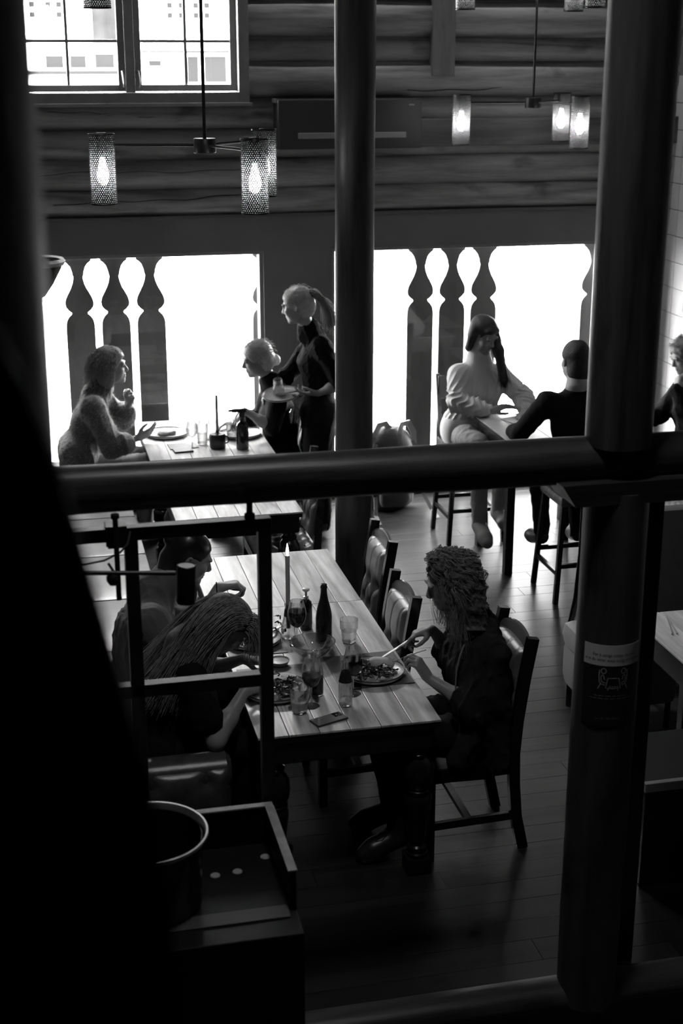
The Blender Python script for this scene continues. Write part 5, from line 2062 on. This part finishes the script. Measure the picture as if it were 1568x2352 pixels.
# ------------------------------------------------------------------ 3 the long-haired diner
R3 = basis((.58, .02, -.81), (0, 0, 1))
hc3 = V3(.758, 5.50, 1.068)
J3 = dict(hipL=(.44, 5.59, .555), hipR=(.44, 5.41, .555), chest=(.535, 5.50, .82), neck=(.625, 5.50, 1.005), neckt=neck_top(hc3, R3),
          shL=(.60, 5.665, .935), shR=(.585, 5.325, .925), elL=(.665, 5.79, .735), elR=(.672, 5.235, .675), wrL=(.855, 5.675, .835), wrR=(.815, 5.375, .825),
          knL=(.86, 5.60, .56), knR=(.86, 5.40, .56), anL=(.80, 5.60, .10), anR=(.80, 5.40, .10), toL=(.98, 5.60, .035), toR=(.98, 5.40, .035))
p3, b3 = person('woman with very long fair hair in a black T-shirt, bowed low over her plate', J3, HN, R3, hc3, hands=[
    dict(Wp=(.855, 5.675, .835), d=(.93, -.30, -.12), palm=(.1, -.2, -1), right=False, curls=[.5, .6, .65, .7], thumb=.4, sc=.95),
    dict(Wp=(.815, 5.375, .825), d=(.86, .45, .02), palm=(.1, .2, -1), right=True, curls=[.6, .75, .85, .9], thumb=.5, sc=.95)])
M_TEE = mat('black_cotton', .008, rough=.9, vary=.2, scale=16, bump=.1, bscale=200, spec=.12)
S = figure(J3, grow=.016, parts=('torso', 'neckbase', 'uarmhalfL', 'uarmhalfR'))
garment('t_shirt', S, GN, M_TEE, p3, b3, .005, 22)
garment('trousers', figure(J3, grow=.012, parts=('legs',)), GF, M_TROUSER, p3, b3, .005, 23)
shoes(J3, GF, M_SHOE, p3, b3)
M_HAIR3 = hair_mat('long_fair_hair', .30, .34, .30)
S = hair_cap(hc3, R3, 1, .004, -.02, op=.86)
S.cone(hc3 + R3 @ (0, -.09, .03), V3(.575, 5.50, 1.02), .05, .055, .05)
S.cone(V3(.56, 5.46, 1.01), V3(.47, 5.43, .90), .06, .035, .05)
garment('hair', S, .006, mat('long_hair_core', .07, rough=.6), p3, b3, .003, 25, (70, 30, 30))
rng = np.random.default_rng(15)
root, nor, loc_ = scalp(hc3, R3, 2000, rng, -.40, .80)
root = root + nor * .004
n = len(root)
spread = np.clip(.5 + .45 * loc_[:, 1] + .18 * rng.normal(size=n), 0, 1)        # back of the head falls furthest back
near = loc_[:, 0] > 0                                                          # right side of the head faces the gallery
lat = np.abs(loc_[:, 0])
yy = np.where(near, 5.50 - .05 - .155 * rng.uniform(.2, 1.05, n) , 5.50 + .03 + .13 * rng.uniform(.1, 1, n))
end = np.stack([.395 + .25 * spread + rng.normal(size=n) * .012, yy, .855 + .035 * rng.normal(size=n) - .02 * spread], 1)
c1 = root + nor * .030 + np.array([-.05, 0, .035])
c2 = np.stack([.53 + .13 * spread + rng.normal(size=n) * .012, yy * .85 + 5.5 * .15, 1.03 + .01 * spread + rng.normal(size=n) * .016], 1)
# fringe that falls past the face
fr_ = (loc_[:, 1] > .45)
k = fr_.sum()
fe = root[fr_] + np.stack([rng.uniform(-.03, .045, k), rng.normal(size=k) * .02 - .03 * loc_[fr_, 0], -rng.uniform(.05, .14, k)], 1)
end[fr_] = fe
c1[fr_] = root[fr_] + nor[fr_] * .022 + np.array([.012, 0, 0])
c2[fr_] = fe + np.array([.015, 0, .06])
pts = bez(root, c1, c2, end, 16)
wv = rng.uniform(7, 13, (n, 1))
tt = np.linspace(0, 1, 16)
pts[..., 1] += .005 * tt * np.sin(wv * tt + rng.uniform(0, 6, (n, 1)))
pts[..., 0] += .005 * tt * np.cos(wv * tt + rng.uniform(0, 6, (n, 1)))
v, q = strands(pts, .0022, .0012)
link('hair_strands', np_mesh('hair_strands', v - b3, q, M_HAIR3), p3)


def core_mat(m_name, v):
    return mat(m_name, v, rough=.5, vary=.5, scale=30)


def wisps(o, base, c, R, m, n, length, seed, down=.6, out=.02, lo=-.3, front=.55, curl=.006, r=.0016, back=.03):
    """loose strands that soften a hair outline"""
    rng = np.random.default_rng(seed)
    root, nor, lc = scalp(c, R, n, rng, lo, front)
    root = root + nor * .008
    end = root + nor * out + np.array([0, 0, -1]) * length * rng.uniform(.5, 1, (n, 1)) * down - R[:, 1] * back + rng.normal(size=(n, 3)) * .008
    pts = bez(root, root + nor * out * 1.5, (root + end) / 2 + nor * out * 1.4, end, 14)
    t = np.linspace(0, 1, 14)
    f = rng.uniform(8, 15, (n, 1))
    pts[..., 0] += curl * np.sin(f * t + rng.uniform(0, 6, (n, 1))) * t
    pts[..., 2] += curl * np.cos(f * t + rng.uniform(0, 6, (n, 1))) * t
    v, q = strands(pts, r, r * .5)
    return link('hair_strands', np_mesh('hair_strands', v - base, q, m), o)


# ------------------------------------------------------------------ 4 the sweater woman
R4 = basis((.985, -.16, .03))
hc4 = V3(.612, 9.95, 1.258)
J4 = dict(hipL=(.37, 10.05, .56), hipR=(.37, 9.86, .56), chest=(.44, 9.95, .86), neck=(.52, 9.95, 1.09), neckt=neck_top(hc4, R4),
          shL=(.51, 10.13, 1.015), shR=(.47, 9.775, 1.015), elL=(.70, 10.16, .83), elR=(.575, 9.70, .735), wrL=(.725, 10.06, .95), wrR=(.755, 9.74, .785),
          knL=(.83, 10.05, .57), knR=(.83, 9.85, .57), anL=(.80, 10.05, .1), anR=(.80, 9.85, .1), toL=(.97, 10.05, .035), toR=(.97, 9.85, .035))
p4, b4 = person('woman in a fuzzy grey sweater with wavy chin-length hair, gesturing', J4, HF, R4, hc4, sc=1.04, hands=[
    dict(Wp=(.755, 9.74, .785), d=(.90, .10, .36), palm=(.2, .6, .5), right=True, curls=[.25, .3, .35, .4], thumb=.2),
    dict(Wp=(.725, 10.06, .95), d=(.42, -.15, .88), palm=(-.6, -.5, .3), right=False, curls=[1.0, 1.1, 1.1, 1.1], thumb=.7)])
eyes(p4, b4, hc4, R4, 1.04)
M_SWEAT = mat('fuzzy_wool', .075, rough=.95, vary=.12, scale=30, bump=.35, bscale=160, sheen=.8)
S = figure(J4, grow=.032, parts=('torso', 'neckbase', 'uarmL', 'uarmR', 'farmhalfL', 'farmhalfR'))
S.cone((.34, 9.83, .66), (.34, 10.07, .66), .13, .13, .06)
for s, w in (('R', .062), ('L', .055)):
    el, wr_ = V3(J4['el' + s]), V3(J4['wr' + s])
    S.cone(el * .6 + wr_ * .4, el * .45 + wr_ * .55, w, w, .012)
sw = garment('sweater', S, .0075, M_SWEAT, p4, b4, .006, 32, (80, 80, 45))
_v = np.empty(len(sw.data.vertices) * 3, np.float32)
sw.data.vertices.foreach_get('co', _v)
_n = np.empty(len(_v), np.float32)
sw.data.vertices.foreach_get('normal', _n)
_v, _n = _v.reshape(-1, 3), _n.reshape(-1, 3)
_k = np.random.default_rng(3).choice(len(_v), 7000, False)
_r = np.random.default_rng(4).normal(size=(7000, 3))
_p = _v[_k]
_d = _n[_k] * .010 + _r * .006
fz = np.stack([_p, _p + _d * .5, _p + _d + _r[:, ::-1] * .003], 1)
v, q = strands(fz, .0007, .0004)
fo = link('wool_fuzz', np_mesh('wool_fuzz', v, q, hair_mat('wool_fibre', .40, .6, .55)), p4)
fo['kind'] = 'stuff'
garment('trousers', figure(J4, grow=.014, parts=('legs',)), GF, mat('pale_trousers', .35, rough=.85), p4, b4, .005, 33)
shoes(J4, GF, M_SHOE, p4, b4)
M_HAIR4 = hair_mat('wavy_fair_hair', .34, .40, .50)
S = hair_cap(hc4, R4, 1.04, .018, -.07)
for s in (-1, 1):
    S.ell(hc4 + R4 @ (s * .078, -.02, -.06), (.026, .055, .085), R4, .03)
garment('hair', S, .006, M_HAIR4, p4, b4, .007, 35, (60, 60, 25))
wisps(p4, b4, hc4, R4, M_HAIR4, 420, .20, 36, .8, .03, curl=.010, r=.0034)

# ------------------------------------------------------------------ 5 the seated woman with a low bun
R5 = basis((-.95, -.10, -.24))
hc5 = V3(1.648, 9.93, 1.268)
J5 = dict(hipL=(1.82, 9.80, .56), hipR=(1.82, 9.98, .56), chest=(1.80, 9.90, .86), neck=(1.755, 9.92, 1.085), neckt=neck_top(hc5, R5),
          shL=(1.755, 9.735, 1.01), shR=(1.78, 10.09, 1.015), elL=(1.70, 9.64, .83), elR=(1.70, 10.12, .80), wrL=(1.515, 9.70, .955), wrR=(1.50, 10.02, .80),
          knL=(1.42, 9.80, .56), knR=(1.42, 9.98, .56), anL=(1.45, 9.80, .1), anR=(1.45, 9.98, .1), toL=(1.30, 9.80, .035), toR=(1.30, 9.98, .035))
p5, b5 = person('seated woman with a low bun and black top reaching across the window table', J5, HF, R5, hc5, sc=1.03, hands=[
    dict(Wp=(1.515, 9.70, .955), d=(-.70, -.05, -.70), palm=(.6, .3, -.6), right=False, curls=[.35, .4, .45, .5], thumb=.3),
    dict(Wp=(1.50, 10.02, .80), d=(-.95, -.1, -.1), palm=(0, 0, -1), right=True, curl=.4)])
eyes(p5, b5, hc5, R5, 1.03)
M_BLACKTOP = mat('black_jersey', .007, rough=.9, vary=.2, scale=16, spec=.12)
S = figure(J5, grow=.018, parts=('torso', 'neckbase', 'uarmL', 'uarmR', 'farmhalfR'))
garment('black_top', S, .0075, M_BLACKTOP, p5, b5, .007, 42)
garment('trousers', figure(J5, grow=.012, parts=('legs',)), GF, M_TROUSER, p5, b5, .005, 43)
shoes(J5, GF, M_SHOE, p5, b5)
M_HAIR5 = hair_mat('blonde_hair', .45, .38, .50)
S = hair_cap(hc5, R5, 1.03, .012, -.03)
S.ell(hc5 + R5 @ (0, -.135, -.045), (.040, .036, .045), R5, .02)
garment('hair', S, .006, M_HAIR5, p5, b5, .004, 45, (50, 50, 50))
wisps(p5, b5, hc5, R5, M_HAIR5, 200, .05, 46, .4, .012, lo=-.1, curl=.003)
MB().tube([tuple(V3(1.525, 9.70, .965) + .030 * np.array([.5 * math.cos(a), math.sin(a), -.6 * math.cos(a)]) - b5) for a in np.linspace(0, 2 * PI, 17)], .0035, 6).obj('bracelet', M_STEEL, p5)

# ------------------------------------------------------------------ 6 the waitress
R6 = basis((-.86, .42, -.26))
hc6 = V3(1.893, 9.66, 1.690)
J6 = dict(hipL=(2.05, 9.64, .94), hipR=(2.08, 9.82, .94), chest=(2.05, 9.73, 1.27), neck=(1.985, 9.71, 1.50), neckt=neck_top(hc6, R6),
          shL=(2.045, 9.565, 1.42), shR=(2.07, 9.90, 1.42), elL=(2.16, 9.51, 1.155), elR=(1.93, 9.95, 1.19), wrL=(2.02, 9.555, 1.085), wrR=(1.77, 9.92, 1.06),
          knL=(2.04, 9.63, .50), knR=(2.06, 9.83, .50), anL=(2.07, 9.63, .09), anR=(2.10, 9.83, .09), toL=(1.90, 9.61, .035), toR=(1.94, 9.85, .035))
p6, b6 = person('waitress with a blonde ponytail in a black shirt carrying a plate', J6, HF, R6, hc6, sc=1.02, hands=[
    dict(Wp=(2.02, 9.555, 1.085), d=(-.97, .20, -.02), palm=(.0, .3, 1), right=False, curls=[.25, .35, .5, .6], thumb=.4),
    dict(Wp=(1.77, 9.92, 1.06), d=(-.8, -.2, -.5), palm=(.3, -.3, -.8), right=True, curl=.5)])
eyes(p6, b6, hc6, R6, 1.02)
S = figure(J6, grow=.018, parts=('torso', 'neckbase', 'uarmL', 'uarmR', 'farmhalfR'))
garment('shirt', S, .0075, M_BLACKTOP, p6, b6, .008, 52)
S = figure(J6, grow=.014, parts=('legs',))
S.cone((2.05, 9.66, .93), (2.07, 9.80, .93), .125, .125, .05)
S.cone((2.03, 9.62, .90), (2.02, 9.62, .55), .10, .10, .06)
S.cone((2.06, 9.84, .90), (2.05, 9.84, .55), .10, .10, .06)
garment('trousers', S, GF, M_TROUSER, p6, b6, .006, 53)
shoes(J6, GF, M_SHOE, p6, b6)
S = hair_cap(hc6, R6, 1.02, .011, -.02)
pt = hc6 + R6 @ np.array([0, -.125, .055])
garment('hair', S, .006, M_HAIR5, p6, b6, .003, 55, (50, 50, 50))
rng = np.random.default_rng(56)
n = 260
st = pt + rng.normal(size=(n, 3)) * .012
en = V3(2.120, 9.62, 1.545) + rng.normal(size=(n, 3)) * np.array([.022, .022, .03])
pts = bez(st, st + np.array([.05, -.03, .01]), en + np.array([.0, 0, .12]) + rng.normal(size=(n, 3)) * .01, en, 14)
v, q = strands(pts, .003, .0016)
link('ponytail', np_mesh('ponytail', v - b6, q, M_HAIR5), p6)
MB().box(tuple(pt - b6 - (.02, .022, .024)), tuple(pt - b6 + (.022, .022, .026)), .006).obj('hair_tie', M_BLACKM, p6)
wisps(p6, b6, hc6, R6, M_HAIR5, 120, .06, 57, .3, .012, lo=0, curl=.003, r=.0012)

# ------------------------------------------------------------------ 7 the woman in the white blouse
R7 = basis((.38, -.84, -.38))
hc7 = V3(3.150, 9.34, 1.490)
J7 = dict(hipL=(3.19, 9.42, .79), hipR=(3.01, 9.42, .79), chest=(3.13, 9.39, 1.10), neck=(3.135, 9.39, 1.315), neckt=neck_top(hc7, R7),
          shL=(3.285, 9.37, 1.200), shR=(2.985, 9.38, 1.210), elL=(3.43, 9.25, 1.05), elR=(2.945, 9.26, 1.03), wrL=(3.40, 9.09, 1.0), wrR=(3.155, 9.13, .998),
          knL=(3.22, 9.02, .80), knR=(3.03, 9.00, .80), anL=(3.20, 9.06, .28), anR=(3.04, 8.98, .22), toL=(3.22, 8.90, .22), toR=(3.04, 8.80, .15))
p7, b7 = person('woman with long dark straight hair and fringe in a white blouse', J7, HF, R7, hc7, sc=1.03, hands=[
    dict(Wp=(3.155, 9.13, .998), d=(.92, -.12, .34), palm=(.2, -.6, -.5), right=True, curls=[.2, .3, .35, .4], spread=.25, thumb=.2),
    dict(Wp=(3.40, 9.09, 1.0), d=(-.6, -.75, -.15), palm=(0, 0, -1), right=False, curl=.4)])
eyes(p7, b7, hc7, R7, 1.03)
M_BLOUSE = mat('white_blouse', .68, rough=.8, vary=.08, scale=14, bump=.1, bscale=120)
S = figure(J7, grow=.020, parts=('torso', 'neckbase', 'uarmL', 'uarmR'))
for s in 'LR':
    el, wr_ = V3(J7['el' + s]), V3(J7['wr' + s])
    S.cone(el, el * .5 + wr_ * .5, .062, .066, .03)
    S.cone(el * .5 + wr_ * .5, el * .22 + wr_ * .78, .066, .050, .02)
    S.cone(el * .22 + wr_ * .78, el * .10 + wr_ * .90, .036, .036, .008)
S.cone((3.00, 9.40, .855), (3.22, 9.40, .855), .108, .108, .05)
v, q = S.mesh(.0062)
nv = normals(v, q)
ax = V3(J7['chest'])
ang = np.arctan2(v[:, 0] - ax[0], -(v[:, 1] - ax[1]))
disp = np.where(v[:, 2] > .90, .0055 * (1 - 2 * np.abs(np.sin(ang * 17 + 2.0 * np.sin(v[:, 2] * 9))) ** .8) * np.clip((1.30 - v[:, 2]) * 6, .15, 1), 0)
for s in 'LR':
    el, wr_ = V3(J7['el' + s]), V3(J7['wr' + s])
    d_ = unit(wr_ - el)
    t = (v - el) @ d_
    rad_ = np.linalg.norm(v - el - t[:, None] * d_, axis=1)
    on = (rad_ < .085) & (t > -.09) & (t < .30)
    disp = np.where(on, .0095 * (1 - 2 * np.abs(np.sin(t * 62 + 1.7 * np.sin(v[:, 2] * 40 + v[:, 0] * 25))) ** .7), disp)
v = v + nv * (disp + .004)[:, None]
link('blouse', np_mesh('blouse', v - b7, q, M_BLOUSE), p7)
S = Sdf()
nk, ntp = V3(J7['neck']), V3(J7['neckt'])
S.cone(nk + (0, 0, -.005), nk * .30 + ntp * .70, .060, .056, .01)
garment('collar', S, .0055, M_BLOUSE, p7, b7, .004, 61, (130, 130, 20))
garment('trousers', figure(J7, grow=.012, parts=('legs',)), GF, mat('washed_denim', .30, rough=.9, vary=.15, scale=20), p7, b7, .006, 63)
shoes(J7, .007, mat('grey_sneaker', .22, rough=.6), p7, b7, 'sneaker', .014)
M_HAIR7 = hair_mat('dark_straight_hair', .030, .28, .10)
S = hair_cap(hc7, R7, 1.03, .010, -.03, op=1.04)
S.ell(hc7 + R7 @ (0, .070, .075), (.060, .030, .022), R7, .02)
S.cone(hc7 + R7 @ (.074, -.025, .04), hc7 + R7 @ (.078, -.03, -.11), .036, .028, .03)
S.cone(hc7 + R7 @ (-.072, -.02, .04), V3(3.238, 9.265, 1.39), .036, .036, .03)
S.cone(V3(3.238, 9.265, 1.39), V3(3.262, 9.215, 1.20), .036, .030, .03)
garment('hair', S, .006, mat('dark_hair_core', .018, rough=.62), p7, b7, .002, 65, (60, 60, 10))
rng = np.random.default_rng(66)
n = 220
st = hc7 + R7 @ np.array([-.07, .0, .07]) + rng.normal(size=(n, 3)) * .012
en = V3(3.268, 9.205, 1.165) + rng.normal(size=(n, 3)) * np.array([.018, .012, .02])
pts = bez(st, st + R7 @ np.array([-.045, .0, -.03]), V3(3.25, 9.235, 1.36) + rng.normal(size=(n, 3)) * .015, en, 12)
v, q = strands(pts, .0022, .0012)
link('hair_strands', np_mesh('hair_strands', v - b7, q, M_HAIR7), p7)

# ------------------------------------------------------------------ 8 the man seen from behind
R8 = basis((-.05, .98, -.14))
hc8 = V3(3.425, 8.33, 1.500)
J8 = dict(hipL=(3.34, 8.17, .80), hipR=(3.53, 8.17, .80), chest=(3.42, 8.22, 1.11), neck=(3.42, 8.265, 1.365), neckt=neck_top(hc8, R8),
          shL=(3.215, 8.25, 1.265), shR=(3.63, 8.25, 1.265), elL=(3.085, 8.36, 1.04), elR=(3.76, 8.40, 1.04), wrL=(3.115, 8.595, .992), wrR=(3.62, 8.62, .992),
          knL=(3.30, 8.55, .79), knR=(3.56, 8.55, .79), anL=(3.30, 8.46, .29), anR=(3.56, 8.46, .29), toL=(3.28, 8.62, .25), toR=(3.58, 8.62, .25))
p8, b8 = person('short-haired man in a tight black long-sleeved top, his back turned', J8, HF, R8, hc8, sc=1.04, male=True, hands=[
    dict(Wp=(3.115, 8.595, .992), d=(.25, .95, -.05), palm=(.2, 0, -1), right=False, curl=.5),
    dict(Wp=(3.62, 8.62, .992), d=(-.35, .92, -.05), palm=(-.2, 0, -1), right=True, curl=.5)])
S = figure(J8, male=True, grow=.014, parts=('torso', 'uarmL', 'uarmR', 'farmL', 'farmR'))
S.cone(V3(J8['neck']) - (0, 0, .05), V3(J8['neck']) + (0, .01, .0), .090, .064, .04)
garment('black_top', S, .0075, M_BLACKTOP, p8, b8, .004, 72)
garment('trousers', figure(J8, male=True, grow=.012, parts=('legs',)), GF, M_TROUSER, p8, b8, .005, 73)
shoes(J8, GF, M_SHOE, p8, b8)
M_HAIR8 = hair_mat('short_dark_hair', .012, .5, .05)
S = hair_cap(hc8, R8, 1.04, .007, -.060)
garment('hair', S, .006, mat('short_hair_core', .010, rough=.65, bump=.5, bscale=150), p8, b8, .002, 75, (120, 120, 120))

# ------------------------------------------------------------------ 9 the person by the tiled wall, mostly hidden by the log post
R9 = basis((-.9, -.1, -.35))
hc9 = V3(4.615, 9.2, 1.300)
J9 = dict(hipL=(4.86, 9.11, .56), hipR=(4.86, 9.29, .56), chest=(4.85, 9.2, .88), neck=(4.82, 9.2, 1.12), neckt=neck_top(hc9, R9),
          shL=(4.83, 9.03, 1.05), shR=(4.84, 9.37, 1.05), elL=(4.69, 8.99, .84), elR=(4.66, 9.36, .83), wrL=(4.645, 9.08, 1.09), wrR=(4.48, 9.28, .83),
          knL=(4.46, 9.1, .56), knR=(4.46, 9.3, .56), anL=(4.5, 9.1, .1), anR=(4.5, 9.3, .1), toL=(4.34, 9.1, .035), toR=(4.34, 9.3, .035))
J9 = {k: (v[0] - (0 if k == 'neckt' else .13), v[1], v[2]) for k, v in J9.items()}
p9, b9 = person('curly-haired person in black with a hand at the mouth beside the tiled wall', J9, HF, R9, hc9, hands=[
    dict(Wp=(4.515, 9.08, 1.09), d=(.15, .25, .95), palm=(.8, .3, .1), right=False, curls=[1.0, 1.1, 1.15, 1.2], thumb=.6),
    dict(Wp=(4.35, 9.28, .83), d=(-1, -.1, -.1), palm=(0, 0, -1), right=True, curl=.4)])
S = figure(J9, grow=.018, parts=('torso', 'neckbase', 'uarmL', 'uarmR', 'farmL', 'farmR'))
garment('black_top', S, .0085, M_BLACKTOP, p9, b9, .007, 82)
garment('trousers', figure(J9, grow=.012, parts=('legs',)), .01, M_TROUSER, p9, b9, .005, 83)
shoes(J9, .01, M_SHOE, p9, b9)
garment('hair', hair_cap(hc9, R9, 1, .022, -.04), .007, M_HAIR4, p9, b9, .012, 85, (70, 70, 70))
wisps(p9, b9, hc9, R9, M_HAIR4, 160, .10, 86, .6, .025, curl=.010, r=.002)
chair_at(4.67, 9.2, 0, 'dark tufted chair beside the tiled wall under the curly-haired person in black')
tp = dining_table('dining_table', 'table beside the tiled wall before the person in black', 3.85, 4.39, 8.75, 9.65, .745, 4, M_TABLEGREY, legs=False)
tumbler((4.27, 9.0, .746), 'tumbler on the table before the person in black', .4)
